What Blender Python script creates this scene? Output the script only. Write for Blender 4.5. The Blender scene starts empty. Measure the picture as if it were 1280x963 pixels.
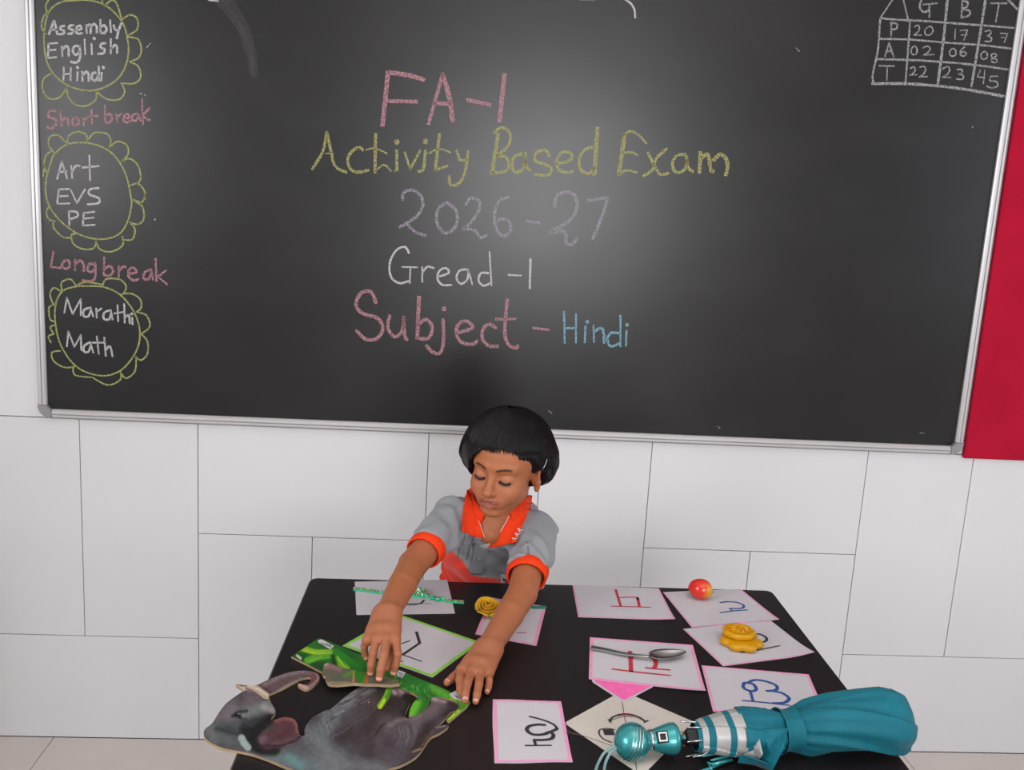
import bpy, math, random
import numpy as np
from mathutils import Matrix, Vector
from mathutils.geometry import delaunay_2d_cdt
random.seed(7); RNG=np.random.RandomState(7)
SC=bpy.context.scene; COL=SC.collection

# ---------------------------------------------------------------- camera
FPX=1200.0; PITCH=0.18678; YAW=0.073617; ROLL=0.058014
CAM=np.array([0.62935,-2.47787,1.50893])
_cy,_sy,_cp,_sp=math.cos(YAW),math.sin(YAW),math.cos(PITCH),math.sin(PITCH)
FWD=np.array([_sy*_cp,_cy*_cp,-_sp]); _r=np.array([_cy,-_sy,0.0]); _u=np.cross(_r,FWD)
RIGHT=_r*math.cos(ROLL)+_u*math.sin(ROLL); UP=-_r*math.sin(ROLL)+_u*math.cos(ROLL)
cd=bpy.data.cameras.new('camera'); cd.sensor_width=36; cd.lens=36*FPX/1280; cd.clip_start=.05
cam=bpy.data.objects.new('camera',cd); COL.objects.link(cam)
cam.matrix_world=Matrix(((RIGHT[0],UP[0],-FWD[0],CAM[0]),(RIGHT[1],UP[1],-FWD[1],CAM[1]),(RIGHT[2],UP[2],-FWD[2],CAM[2]),(0,0,0,1)))
SC.camera=cam
# ---------------------------------------------------------------- world, light, exposure
SC.view_settings.view_transform='Standard'; SC.view_settings.look='None'
SC.view_settings.gamma=1; SC.view_settings.exposure=-0.17
w=bpy.data.worlds.new('sky'); SC.world=w; w.use_nodes=True
w.node_tree.nodes['Background'].inputs[0].default_value=(.80,.88,1,1); w.node_tree.nodes['Background'].inputs[1].default_value=1.6
def area(name,loc,rot,sx,sy,power,col=(1,1,1),spread=math.pi):
    l=bpy.data.lights.new(name,'AREA'); l.shape='RECTANGLE'; l.size=sx; l.size_y=sy; l.energy=power; l.color=col; l.spread=spread
    o=bpy.data.objects.new(name,l); o.location=loc; o.rotation_euler=rot; COL.objects.link(o); return o
RX0,RX1,RY0,RZ1=-1.35,3.9,-5.2,3.0
area('daylight_rear_window',(1.36,-5.12,1.62),(math.radians(90),0,0),1.4,1.35,78,(1,.99,.99))
area('daylight_right_window',(3.80,-2.3,1.75),(math.radians(90),0,math.radians(90)),1.8,1.4,10,(.95,.98,1))
area('daylight_left_window',(-1.27,-2.6,1.75),(math.radians(90),0,math.radians(-90)),1.0,.9,36,(1,.98,.97))
area('ceiling_tube_light',(1.2,-1.9,2.9),(0,0,0),1.3,1.3,11,(1,.98,.97))

# ---------------------------------------------------------------- helpers
def lin(c):
    c=np.asarray(c,float)/255.0
    return np.where(c<=.04045,c/12.92,((c+.055)/1.055)**2.4)
def ray(u,v): return FWD*FPX+RIGHT*(u-640)+UP*(481.5-v)
def at(u,v,h=None,y=None):
    "point where the sight line through (u,v) meets the level h or the upright plane y"
    d=ray(u,v); t=(h-CAM[2])/d[2] if h is not None else (y-CAM[1])/d[1]
    return CAM+t*d
def mat(name,col,rough=.5,metal=0,spec=.5,noise=0,nscale=40,bump=0,bscale=200,coat=0,trans=0,ior=1.45,col2=None,sss=0,attr=None,sheen=0):
    m=bpy.data.materials.new(name); m.use_nodes=True; nt=m.node_tree; N=nt.nodes; L=nt.links
    b=N['Principled BSDF']; c=tuple(lin(col))+(1,)
    b.inputs['Base Color'].default_value=c; b.inputs['Roughness'].default_value=rough; b.inputs['Metallic'].default_value=metal
    b.inputs['Specular IOR Level'].default_value=spec; b.inputs['IOR'].default_value=ior
    b.inputs['Coat Weight'].default_value=coat; b.inputs['Transmission Weight'].default_value=trans
    b.inputs['Sheen Weight'].default_value=sheen
    if sss: b.inputs['Subsurface Weight'].default_value=sss; b.inputs['Subsurface Radius'].default_value=(.012,.005,.003); b.inputs['Subsurface Scale'].default_value=.5
    tc=N.new('ShaderNodeTexCoord')
    src=None
    if attr:
        a=N.new('ShaderNodeAttribute'); a.attribute_name=attr; src=a.outputs['Color']; L.new(src,b.inputs['Base Color'])
    if noise or col2 is not None:
        n=N.new('ShaderNodeTexNoise'); n.inputs['Scale'].default_value=nscale; n.inputs['Detail'].default_value=4
        L.new(tc.outputs['Object'],n.inputs['Vector'])
        x=N.new('ShaderNodeMix'); x.data_type='RGBA'
        if src: 
            L.new(src,x.inputs[6]); x.blend_type='MULTIPLY'; x.inputs[7].default_value=(1-noise,)*3+(1,)
        else:
            x.inputs[6].default_value=c
            x.inputs[7].default_value=tuple(lin(col2))+(1,) if col2 is not None else tuple(v*(1-noise) for v in c[:3])+(1,)
        r=N.new('ShaderNodeMapRange'); r.inputs[1].default_value=.35; r.inputs[2].default_value=.65
        L.new(n.outputs['Fac'],r.inputs[0]); L.new(r.outputs[0],x.inputs[0]); L.new(x.outputs[2],b.inputs['Base Color'])
    if bump:
        n=N.new('ShaderNodeTexNoise'); n.inputs['Scale'].default_value=bscale; n.inputs['Detail'].default_value=3
        L.new(tc.outputs['Object'],n.inputs['Vector'])
        bp=N.new('ShaderNodeBump'); bp.inputs['Strength'].default_value=bump; bp.inputs['Distance'].default_value=.001
        L.new(n.outputs['Fac'],bp.inputs['Height']); L.new(bp.outputs[0],b.inputs['Normal'])
    return m
def tag(o,label=None,cat=None,group=None,kind=None):
    for k,v in (('label',label),('category',cat),('group',group),('kind',kind)):
        if v: o[k]=v
    return o
def wloc(o):
    v=np.zeros(3)
    while o is not None: v=v+np.array(o.location); o=o.parent
    return v
def link(name,V,F,m,parent=None,origin=None,smooth=False,cols=None,midx=None):
    "one mesh object from world-space vertices"
    V=np.asarray(V,float)
    if parent is not None: off=wloc(parent); loc=np.zeros(3)
    else:
        off=np.asarray(origin,float) if origin is not None else np.array([V[:,0].mean(),V[:,1].mean(),V[:,2].min()]); loc=off
    me=bpy.data.meshes.new(name)
    if isinstance(F,np.ndarray):
        n=F.shape[1]; me.vertices.add(len(V)); me.vertices.foreach_set('co',(V-off).astype('f').ravel())
        me.loops.add(F.size); me.loops.foreach_set('vertex_index',F.astype('i').ravel())
        me.polygons.add(len(F)); me.polygons.foreach_set('loop_start',np.arange(0,F.size,n,dtype='i')); me.polygons.foreach_set('loop_total',np.full(len(F),n,dtype='i'))
        me.update(calc_edges=True); me.validate()
    else: me.from_pydata([tuple(v) for v in (V-off)],[],F); me.update()
    for mm in (m if isinstance(m,(list,tuple)) else [m]): me.materials.append(mm)
    if smooth: me.polygons.foreach_set('use_smooth',np.ones(len(me.polygons),dtype=bool))
    if midx is not None: me.polygons.foreach_set('material_index',np.asarray(midx,dtype='i'))
    if cols is not None:
        a=me.color_attributes.new('paint','FLOAT_COLOR','POINT'); a.data.foreach_set('color',np.c_[cols,np.ones(len(cols))].astype('f').ravel())
    o=bpy.data.objects.new(name,me); o.location=loc; COL.objects.link(o)
    if parent is not None: o.parent=parent
    return o
def empty(name,loc,label=None,cat=None,group=None,kind=None):
    o=bpy.data.objects.new(name,None); o.location=loc; o.empty_display_size=.05; COL.objects.link(o); return tag(o,label,cat,group,kind)
class MB:
    def __init__(s): s.V=[]; s.F=[]
    def add(s,V,F):
        n=len(s.V); s.V+= [tuple(v) for v in V]; s.F+= [tuple(i+n for i in f) for f in F]; return s
    def box(s,x0,x1,y0,y1,z0,z1,bev=0):
        if bev<=0:
            V=[(x,y,z) for z in (z0,z1) for y in (y0,y1) for x in (x0,x1)]
            return s.add(V,[(0,2,3,1),(4,5,7,6),(0,1,5,4),(2,6,7,3),(0,4,6,2),(1,3,7,5)])
        b=bev; V=[]; 
        for sx in(0,1):
            for sy in(0,1):
                for sz in(0,1):
                    X=(x0,x1)[sx];Y=(y0,y1)[sy];Z=(z0,z1)[sz]; dx=b*(1-2*sx);dy=b*(1-2*sy);dz=b*(1-2*sz)
                    V+= [(X,Y+dy,Z+dz),(X+dx,Y,Z+dz),(X+dx,Y+dy,Z)]
        def i(sx,sy,sz,k): return (sx*4+sy*2+sz)*3+k
        F=[]
        for k,(a,c) in enumerate(((1,2),(0,2),(0,1))):
            for e in(0,1):
                q=[]
                for (p,r) in((0,0),(1,0),(1,1),(0,1)):
                    t=[0,0,0]; t[k]=e; t[a]=p; t[c]=r; q.append(i(*t,k))
                F.append(tuple(q))
        for k in range(3):
            a,c=[j for j in range(3) if j!=k]
            for p in(0,1):
                for r in(0,1):
                    t0=[0,0,0];t1=[0,0,0]; t0[k]=0;t1[k]=1; t0[a]=t1[a]=p; t0[c]=t1[c]=r
                    F.append((i(*t0,a),i(*t1,a),i(*t1,c),i(*t0,c)))
        for sx in(0,1):
            for sy in(0,1):
                for sz in(0,1): F.append((i(sx,sy,sz,0),i(sx,sy,sz,1),i(sx,sy,sz,2)))
        return s.add(V,F)
    def tube(s,P,R,n=12,cap=True,flat=None):
        P=[np.asarray(p,float) for p in P]; R=[R]*len(P) if np.isscalar(R) else R
        T=[]; 
        for k in range(len(P)):
            t=P[min(k+1,len(P)-1)]-P[max(k-1,0)]; T.append(t/(np.linalg.norm(t)+1e-12))
        a=np.array([0,0,1.0]) if abs(T[0][2])<.9 else np.array([1.0,0,0])
        u=np.cross(T[0],a); u/=np.linalg.norm(u); V=[]
        for k,(p,t) in enumerate(zip(P,T)):
            u=u-t*(u@t); u/=np.linalg.norm(u)+1e-12; v=np.cross(t,u)
            for j in range(n):
                th=2*math.pi*j/n; V.append(p+R[k]*(math.cos(th)*u+math.sin(th)*v*(flat or 1)))
        F=[(k*n+j,k*n+(j+1)%n,(k+1)*n+(j+1)%n,(k+1)*n+j) for k in range(len(P)-1) for j in range(n)]
        if cap: F+= [tuple(range(n))[::-1],tuple((len(P)-1)*n+j for j in range(n))]
        return s.add(V,F)
    def lathe(s,c,prof,n=32,axis=(0,0,1),ref=None,fr=None):
        "prof: (radius, height along axis); fr(theta,k) scales the radius"
        c=np.asarray(c,float); t=np.asarray(axis,float); t/=np.linalg.norm(t)
        a=np.array([0,0,1.0]) if abs(t[2])<.9 else np.array([1.0,0,0])
        u=np.cross(a,t) if abs(t[2])<.9 else np.cross(t,a); u/=np.linalg.norm(u); v=np.cross(t,u); V=[]
        for k,(r,h) in enumerate(prof):
            for j in range(n):
                th=2*math.pi*j/n; rr=r*(fr(th,k) if fr else 1); V.append(c+t*h+rr*(math.cos(th)*u+math.sin(th)*v))
        F=[(k*n+j,k*n+(j+1)%n,(k+1)*n+(j+1)%n,(k+1)*n+j) for k in range(len(prof)-1) for j in range(n)]
        F+= [tuple(range(n))[::-1],tuple((len(prof)-1)*n+j for j in range(n))]
        return s.add(V,F)
    def ball(s,c,r,n=16,sq=(1,1,1)):
        c=np.asarray(c,float); m=n//2; V=[c+np.array([0,0,-r*sq[2]])]
        for k in range(1,m):
            ph=-math.pi/2+math.pi*k/m
            for j in range(n):
                th=2*math.pi*j/n; V.append(c+r*np.array([math.cos(ph)*math.cos(th)*sq[0],math.cos(ph)*math.sin(th)*sq[1],math.sin(ph)*sq[2]]))
        V.append(c+np.array([0,0,r*sq[2]])); F=[(0,1+(j+1)%n,1+j) for j in range(n)]
        for k in range(m-2):
            for j in range(n): F.append((1+k*n+j,1+k*n+(j+1)%n,1+(k+1)*n+(j+1)%n,1+(k+1)*n+j))
        t=len(V)-1; F+= [(t,1+(m-2)*n+j,1+(m-2)*n+(j+1)%n) for j in range(n)]
        return s.add(V,F)
    def build(s,name,m,parent=None,smooth=False,origin=None): return link(name,s.V,s.F,m,parent,origin,smooth)
def smooth_line(P,n=6):
    P=[np.asarray(p,float) for p in P]
    if len(P)<3: return P
    closed=np.linalg.norm(P[0]-P[-1])<1e-6; out=[]
    for i in range(len(P)-1):
        p1,p2=P[i],P[i+1]
        p0=P[i-1] if i>0 else (P[-2] if closed else p1); p3=P[i+2] if i+2<len(P) else (P[1] if closed else p2)
        for k in range(n):
            t=k/n; out.append(.5*((2*p1)+(p2-p0)*t+(2*p0-5*p1+4*p2-p3)*t*t+(3*p1-p0-3*p2+p3)*t**3))
    return out+[P[-1]]
def parse(txt,tr):
    "'x,y x,y/x,y ...' in crop units -> list of strokes in photo pixels; tr=(x0,y0,scale)"
    res=[]
    for s in txt.split('/'):
        res.append([(tr[0]+float(a)/tr[2],tr[1]+float(b)/tr[2]) for a,b in (p.split(',') for p in s.split())])
    return res
def strokes(mb,lst,width,fn,nrm,jit=0,sm=True,lift=0):
    "ribbons: lst of pixel polylines, fn maps a pixel to a point, width in metres"
    nrm=np.asarray(nrm,float)
    for i,s in enumerate(lst):
        P=smooth_line([np.array(p) for p in s]) if sm else [np.array(p) for p in s]
        Q=[fn(*p)+nrm*(lift+.00001*(i%7)) for p in P]
        if len(Q)==1:
            c=Q[0]; a=np.cross(nrm,[1,0,0]) if abs(nrm[0])<.5 else np.cross(nrm,[0,1,0]); a/=np.linalg.norm(a); b=np.cross(nrm,a)
            mb.add([c+width*.75*(math.cos(t)*a+math.sin(t)*b) for t in np.linspace(0,2*math.pi,9)[:-1]],[tuple(range(8))]); continue
        V=[]
        for k in range(len(Q)):
            t=Q[min(k+1,len(Q)-1)]-Q[max(k-1,0)]; n=np.cross(nrm,t); n/=np.linalg.norm(n)+1e-12
            w=width*.5*(1+jit*(RNG.rand()-.5)); e=t/(np.linalg.norm(t)+1e-12)*width*.3
            q=Q[k]-(e if k==0 else 0)+(e if k==len(Q)-1 else 0)
            if k in(0,len(Q)-1): w*=.8
            V+= [q-n*w,q+n*w]
        mb.add(V,[(2*k,2*k+2,2*k+3,2*k+1) for k in range(len(Q)-1)])

# ---------------------------------------------------------------- setting
M={}
M['tile']=mat('white_glazed_tile',(217,217,219),.32,spec=.4,noise=.03,nscale=3)
M['grout']=mat('grout',(186,181,180),.9)
M['paint']=mat('white_wall_paint',(220,220,222),.7,noise=.02,nscale=2,bump=.1,bscale=120)
M['floor']=mat('ivory_floor_tile',(212,204,198),.3,noise=.05,nscale=6)
M['ceil']=mat('ceiling_paint',(235,233,230),.9)
M['red']=mat('red_felt',(176,24,52),.95,bump=.4,bscale=500,spec=.1,noise=.12,nscale=8)
M['alu']=mat('brushed_aluminium',(205,203,203),.35,metal=.55)
M['capgrey']=mat('grey_plastic_corner',(140,140,143),.4)

wb=MB().box(RX0-.1,RX1+.1,.012,.12,0,RZ1).build('wall_back',M['grout'],origin=(1.2,.012,0)); tag(wb,kind='structure')
MB().box(RX0,RX1,.0015,.012,.9015,RZ1).build('plaster_panel',M['paint'],wb)
tile_mesh={}
def tile(x0,x1,z0,z1):
    g=.0009; key=(round(x1-x0,2),round(z1-z0,2))
    if key not in tile_mesh:
        a,b=key; o=MB().box(g-a/2,a/2-g,0,.012,g-b/2,b/2-g,.0009).build('tile',M['tile'],None,origin=(0,0,0)); tile_mesh[key]=o.data
    else: o=bpy.data.objects.new('tile',tile_mesh[key]); COL.objects.link(o)
    o.parent=wb; o.location=(np.array([(x0+x1)/2,RNG.uniform(-.0002,.0002),(z0+z1)/2])-wloc(wb)).tolist()
for k in range(-1,4):
    x=k*1.2-.6
    if k<=3:
        X=x # V block
        if X<RX1 and X+.6>RX0: tile(X,X+.3,.3,.9); tile(X+.3,X+.6,.3,.9); tile(X,X+.6,0,.3)
        X=x+.6 # H block
        if X+.6<=RX1+.01: tile(X,X+.6,.6,.9); tile(X,X+.3,0,.6); tile(X+.3,X+.6,0,.6)
fl=MB().box(RX0-.1,RX1+.1,RY0-.1,.12,-.1,-.010).build('floor',M['grout'],origin=(1.2,-2.5,-.01)); tag(fl,kind='structure')
fm=None
for i in range(9):
    for j in range(9):
        x0,y1=-1.59+.6*i+.0,-.6*j+.0
        xa,xb=max(x0,RX0),min(x0+.6,RX1); ya,yb=max(y1-.6,RY0),y1
        if xb-xa<.05 or yb-ya<.05: continue
        if fm is None or xb-xa<.59 or yb-ya<.59:
            o=MB().box(xa+.001,xb-.001,ya+.001,yb-.001,-.010,0,.001).build('floor_tile',M['floor'],None,origin=((xa+xb)/2,(ya+yb)/2,-.01))
            if xb-xa>.59 and yb-ya>.59: fm=o.data
        else:
            o=bpy.data.objects.new('floor_tile',fm); COL.objects.link(o); o.location=((xa+xb)/2,(ya+yb)/2,-.01)
        l=np.array(o.location); o.parent=fl; o.location=(l-wloc(fl)).tolist()
ce=MB().box(RX0-.1,RX1+.1,RY0-.1,.12,RZ1,RZ1+.1).build('ceiling',M['ceil']); tag(ce,kind='structure')
def wall_with_hole(name,axis,pos,th,a0,a1,h0,h1):
    "upright wall along one axis with a window opening a0..a1 x h0..h1"
    mb=MB(); lo,hi=(RX0,RX1) if axis=='x' else (RY0,0)
    for (p,q,r,s) in ((lo,a0,0,RZ1),(a1,hi,0,RZ1),(a0,a1,0,h0),(a0,a1,h1,RZ1)):
        if axis=='x': mb.box(p,q,min(pos,pos+th),max(pos,pos+th),r,s)
        else: mb.box(min(pos,pos+th),max(pos,pos+th),p,q,r,s)
    return tag(mb.build(name,M['paint']),kind='structure')
wall_with_hole('wall_rear','x',RY0,-.12,.6,2.12,.9,2.35)
wall_with_hole('wall_right','y',RX1,.12,-3.2,-1.4,1.05,2.45)
wall_with_hole('wall_left','y',RX0,-.12,-3.35,-1.85,1.05,2.45)
def window_frame(n,axis,pos,a0,a1,h0,h1):
    mb=MB(); t=.02
    for (p,q,r,s) in ((a0,a0+.04,h0,h1),(a1-.04,a1,h0,h1),(a0,a1,h0,h0+.04),(a0,a1,h1-.04,h1),((a0+a1)/2-.02,(a0+a1)/2+.02,h0,h1)):
        if axis=='x': mb.box(p,q,pos-t,pos+t,r,s)
        else: mb.box(pos-t,pos+t,p,q,r,s)
    return tag(mb.build('window_%d'%n,M['alu']),kind='structure')
window_frame(1,'x',RY0-.08,.6,2.12,.9,2.35); window_frame(2,'y',RX1+.08,-3.2,-1.4,1.05,2.45); window_frame(3,'y',RX0-.08,-3.35,-1.85,1.05,2.45)
rp=MB().box(2.063,3.6,-.014,-.0008,.893,2.35,.003).build('pin_board',M['red'],origin=(2.8,.0,.893))
rp.name='pin_board'; tag(rp,'red felt pin board on the wall, right of the blackboard','pin board')

# unseen low desk added left of the view, to cast shade on the tiles
sd=empty('added_shade_desk',(-1.0,-.45,0),'added low wooden desk, unseen beyond the left edge, shading the white wall','desk')
DW=mat('added_desk_wood',(150,112,80),.5,noise=.3,nscale=12)
MB().box(-1.32,-.68,-.62,-.16,.66,.69,.004).build('desk_top',DW,sd); MB().box(-1.30,-.70,-.60,-.18,.40,.42,.003).build('shelf',DW,sd); MB().box(-1.31,-.69,-.165,-.145,.36,.66,.003).build('modesty_panel',DW,sd)
for lx_ in (-1.29,-.73):
    for ly_ in (-.59,-.20): MB().box(lx_-.018,lx_+.018,ly_-.018,ly_+.018,0,.66,.002).build('leg',DW,sd)
# ---------------------------------------------------------------- blackboard and its writing
M['board']=mat('black_writing_surface',(52,50,50),.42,spec=.55,noise=.0)
def board_mat():
    m=M['board']; nt=m.node_tree; N=nt.nodes; L=nt.links; b=N['Principled BSDF']
    tc=N.new('ShaderNodeTexCoord'); mp=N.new('ShaderNodeMapping'); mp.inputs['Scale'].default_value=(1.6,1,3.2); mp.inputs['Rotation'].default_value=(0,.5,0)
    n=N.new('ShaderNodeTexNoise'); n.inputs['Scale'].default_value=2.2; n.inputs['Detail'].default_value=5; n.inputs['Roughness'].default_value=.6
    L.new(tc.outputs['Object'],mp.inputs[0]); L.new(mp.outputs[0],n.inputs[0])
    r=N.new('ShaderNodeMapRange'); r.inputs[1].default_value=.45; r.inputs[2].default_value=.8; L.new(n.outputs[0],r.inputs[0])
    x=N.new('ShaderNodeMix'); x.data_type='RGBA'; x.inputs[6].default_value=tuple(lin((13,12,13)))+(1,); x.inputs[7].default_value=tuple(lin((26,25,26)))+(1,)
    L.new(r.outputs[0],x.inputs[0]); L.new(x.outputs[2],b.inputs['Base Color'])
    r2=N.new('ShaderNodeMapRange'); r2.inputs[3].default_value=.27; r2.inputs[4].default_value=.33; L.new(n.outputs[0],r2.inputs[0]); L.new(r2.outputs[0],b.inputs['Roughness'])
board_mat()
BX0,BX1,BZ0,BZ1=-.393,2.052,.905,2.13; FR=.028; YF=-.022
bb=empty('blackboard',(.83,0,BZ0),'large black chalkboard in a silver frame, covered with handwriting','blackboard')
BY=-.012
MB().box(BX0+.01,BX1-.01,BY,.0015,BZ0+.01,BZ1-.01).build('writing_surface',M['board'],bb)
for (a,b_,c,d) in ((BX0+.03,BX1-.03,BZ0,BZ0+.022),(BX0+.03,BX1-.03,BZ1-.022,BZ1),(BX0,BX0+.022,BZ0+.03,BZ1-.03),(BX1-.022,BX1,BZ0+.03,BZ1-.03)):
    f=MB().box(a,b_,YF,.0015,c,d,.004).build('frame_rail',M['alu'],bb)
    hz=(b_-a)>(d-c)
    if hz: MB().box(a,b_,YF-.0015,YF+.002,c+.008,c+.011,.0005).build('groove_line',M['capgrey'],f)
    else: MB().box(a+.010,a+.0125,YF-.0015,YF+.002,c,d,.0005).build('groove_line',M['capgrey'],f)
def corner(cx,cz,sx,sz):
    n=8; r=.032; mb=MB(); V=[]
    ang=[math.pi/2*k/n for k in range(n+1)]
    ox,oz=cx+sx*r,cz+sz*r   # arc centre
    ring=[(ox-sx*r*math.sin(a),oz-sz*r*math.cos(a)) for a in ang]
    inn=[(ox-sx*(r-.024)*math.sin(a),oz-sz*(r-.024)*math.cos(a)) for a in ang]
    for y in (YF-.002,.0015):
        for p in ring+inn: V.append((p[0],y,p[1]))
    m=n+1; F=[]
    for k in range(n):
        F+= [(k,k+1,m+k+1,m+k),(2*m+k,2*m+m+k,2*m+m+k+1,2*m+k+1),(k,2*m+k,2*m+k+1,k+1),(m+k,m+k+1,3*m+k+1,3*m+k)]
    F+= [(0,m,3*m,2*m),(n,2*m+n,3*m+n,m+n)]
    return mb.add(V,F).build('corner_cap',M['capgrey'],bb)
for (cx,cz,sx,sz) in ((BX0,BZ0,1,1),(BX1,BZ0,-1,1),(BX0,BZ1,1,-1),(BX1,BZ1,-1,-1)): corner(cx,cz,sx,sz)

def chalk(name,col,dens):
    m=bpy.data.materials.new(name); m.use_nodes=True; N=m.node_tree.nodes; L=m.node_tree.links
    b=N['Principled BSDF']; b.inputs['Base Color'].default_value=tuple(lin(col))+(1,); b.inputs['Roughness'].default_value=.95; b.inputs['Specular IOR Level'].default_value=.1
    t=N.new('ShaderNodeBsdfTransparent'); x=N.new('ShaderNodeMixShader'); n=N.new('ShaderNodeTexNoise'); n.inputs['Scale'].default_value=230; n.inputs['Detail'].default_value=3
    tc=N.new('ShaderNodeTexCoord'); L.new(tc.outputs['Object'],n.inputs[0]); r=N.new('ShaderNodeMapRange')
    r.inputs[1].default_value=.35; r.inputs[2].default_value=.62; r.inputs[3].default_value=max(0,dens*1.25-.45); r.inputs[4].default_value=min(1,dens*1.25)
    L.new(n.outputs[0],r.inputs[0]); L.new(r.outputs[0],x.inputs[0]); L.new(t.outputs[0],x.inputs[1]); L.new(b.outputs[0],x.inputs[2]); L.new(x.outputs[0],N['Material Output'].inputs[0])
    return m
CH={'w':chalk('white_chalk',(205,203,202),.72),'wf':chalk('thin_white_chalk',(190,188,187),.55),'p':chalk('pink_chalk',(204,152,160),.55),'y':chalk('yellow_chalk',(182,180,118),.58),
    'g':chalk('faint_mauve_chalk',(186,178,192),.45),'b':chalk('blue_chalk',(140,188,206),.62),'s':chalk('wiped_chalk_smear',(150,148,148),.10),'yt':chalk('yellow_green_chalk',(180,182,118),.66)}
A_=(30,0,3.853); B_=(30,240,3.21); C_=(380,70,3.853); D_=(640,130,4.267); E_=(420,290,3.2); F_=(1060,0,5.35); PX=(0,0,1)
def write(label,colr,items,jit=.25,gap=9):
    pxm=1/470.0; S=[(s,wpx/tr[2]) for tr,wpx,txt in items for s in parse(txt,tr)]
    bx=[(min(p[0] for p in s)-w,min(p[1] for p in s)-w,max(p[0] for p in s)+w,max(p[1] for p in s)+w) for s,w in S]; gid=list(range(len(S)))
    for i in range(len(S)):
        for j in range(i):
            a,b=bx[i],bx[j]
            if a[0]-gap<b[2] and b[0]-gap<a[2] and a[1]-gap*.6<b[3] and b[1]-gap*.6<a[3] and gid[i]!=gid[j]:
                g0,g1=gid[i],gid[j]; gid=[g1 if g==g0 else g for g in gid]
    for g in sorted(set(gid)):
        mb=MB()
        for (s,w),q in zip(S,gid):
            if q==g: strokes(mb,[s],w*pxm,lambda u,v:at(u,v,y=BY-.0006),(0,-1,0),jit)
        o=mb.build('chalk_writing',CH[colr],bb); tag(o,label)
write('white chalk list Assembly, English, Hindi','w',[(A_,10,
 "120,165 140,112 147,105 160,165/128,145 158,142/195,125 178,128 176,140 192,148 190,162 170,165/238,122 222,124 216,136 234,145 232,160 212,163/250,145 275,140 272,125 258,128 250,145 258,162 280,160/"
 "302,160 300,120/301,130 315,118 322,132 320,160/322,130 338,115 350,130 350,158/368,95 368,158/368,135 385,122 398,140 388,158 368,158/415,98 418,155/432,122 440,143 455,145/468,115 455,150 447,185/"
 "118,210 114,280/118,210 160,207/116,243 152,240/114,280 155,275/182,225 185,270/185,240 203,222 215,235 215,270/268,225 245,222 235,245 248,265 268,250/268,222 270,275 255,300 225,298/292,190 295,262/325,212 327,262/338,185/"
 "392,208 372,212 370,228 388,238 382,256 357,260/418,188 418,258/418,235 438,217 448,230 448,255/192,325 190,385/226,328 224,385/192,358 225,355/258,347 256,388/258,325/280,345 282,390/282,362 300,346 310,357 312,390/"
 "345,350 330,355 328,380 345,388 358,365/360,320 362,390/374,350 372,388/382,325")])
write('yellow-green chalk flower outline around the topmost list','yt',[(A_,7,
 "255,2 180,10 125,50 100,130 98,230 115,310 160,375 230,420 320,437 400,415 460,370 495,300 503,220 480,120 430,55 370,15 300,0 255,2/375,0 385,25/388,28 425,0 450,25 470,95/470,95 510,72 545,90 545,140 500,172/503,178 550,190 565,240 550,280 510,295/"
 "510,298 550,320 562,370 530,402 468,400/468,400 485,440 460,478 400,478 348,440/348,438 345,480 300,510 250,505 215,470 205,420/205,425 170,470 120,475 90,430 95,380 130,355/105,165 85,130 95,80 115,60/115,70 105,30 118,0")],.1)
write('pink chalk words Short break','p',[(A_,10,
 "155,535 125,535 118,560 150,575 155,600 130,620 112,612/175,535 182,608/180,590 200,568 212,580 215,605/250,565 232,580 240,603 262,598 262,575 250,565/285,570 288,603/288,582 305,566/325,530 328,595/308,562 355,558/390,508 390,590/390,560 412,548 425,570 410,590 390,588/"
 "445,552 450,588/450,565 470,548/482,572 508,566 500,548 485,556 480,578 495,590 515,582/545,548 525,555 522,578 540,580 552,555/552,548 562,582/568,478 573,598/605,520 575,560 608,580")])
write('yellow-green chalk flower outline around the middle list','yt',[(PX,1.8,
 "84.5,180.4 107.9,178.6 128.6,184.3 144.2,196 157.2,218 163.7,246.6 164,258.7 159.3,277.4 148.4,293 126.6,299.2 98.5,293 73.6,274.3 59.6,252.5 57.3,228.4 63.7,202.4 68.9,192 84.5,180.4"),
 (A_,7,"148,740 120,700 125,660 165,652 205,690/210,695 215,655 260,635 300,650 303,680/303,680 340,640 400,645 418,680 410,712/410,712 450,682 495,700 500,745 470,778/470,778 510,765 550,800 562,860 545,885/515,892 550,885 580,920 582,960/130,730 105,750 98,790 108,830/100,790 92,850"),
 (B_,6,"437,30 475,40 488,0/437,32 475,60 480,110 455,130 425,122/425,122 445,150 435,190 398,192/395,178 395,215 350,240 305,230 288,195/290,195 280,225 240,230 200,210 190,175 205,168/195,185 155,180 120,145 118,118/125,118 100,110 90,85 98,62")],.1)
write('white chalk list Art, EVS, PE','w',[(A_,10,"160,862 182,778/182,778 208,860/168,830 205,825/228,800 232,858/232,825 250,800 268,800/315,750 318,868/282,808 360,800"),
 (B_,8,"140,-12 133,48/140,-10 180,-12/137,18 175,16/133,48 182,46/188,-8 212,45/212,45 245,-10/300,-15 265,-10 262,10 300,25 298,45 255,50/180,78 182,135/178,78 210,80 215,98 182,110/240,82 236,135/240,84 282,80/238,108 280,103/236,135 284,132")])
write('pink chalk words Longbreak','p',[(B_,9,
 "118,240 108,302/108,302 150,305/165,275 152,295 165,308 182,300 180,278 165,275/205,272 205,315/205,290 225,275 238,290 240,318/285,290 262,290 255,312 270,322 286,305/286,285 285,345 265,358 235,355/322,262 320,335/320,310 345,298 358,318 345,335 322,335/380,298 380,342/380,318 398,300 408,302/"
 "420,330 450,322 440,305 422,312 420,340 440,355 460,350/510,312 485,322 480,348 500,350 512,325/510,310 518,352/528,268 532,358/570,315 538,340/538,340 575,372")])
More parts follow.
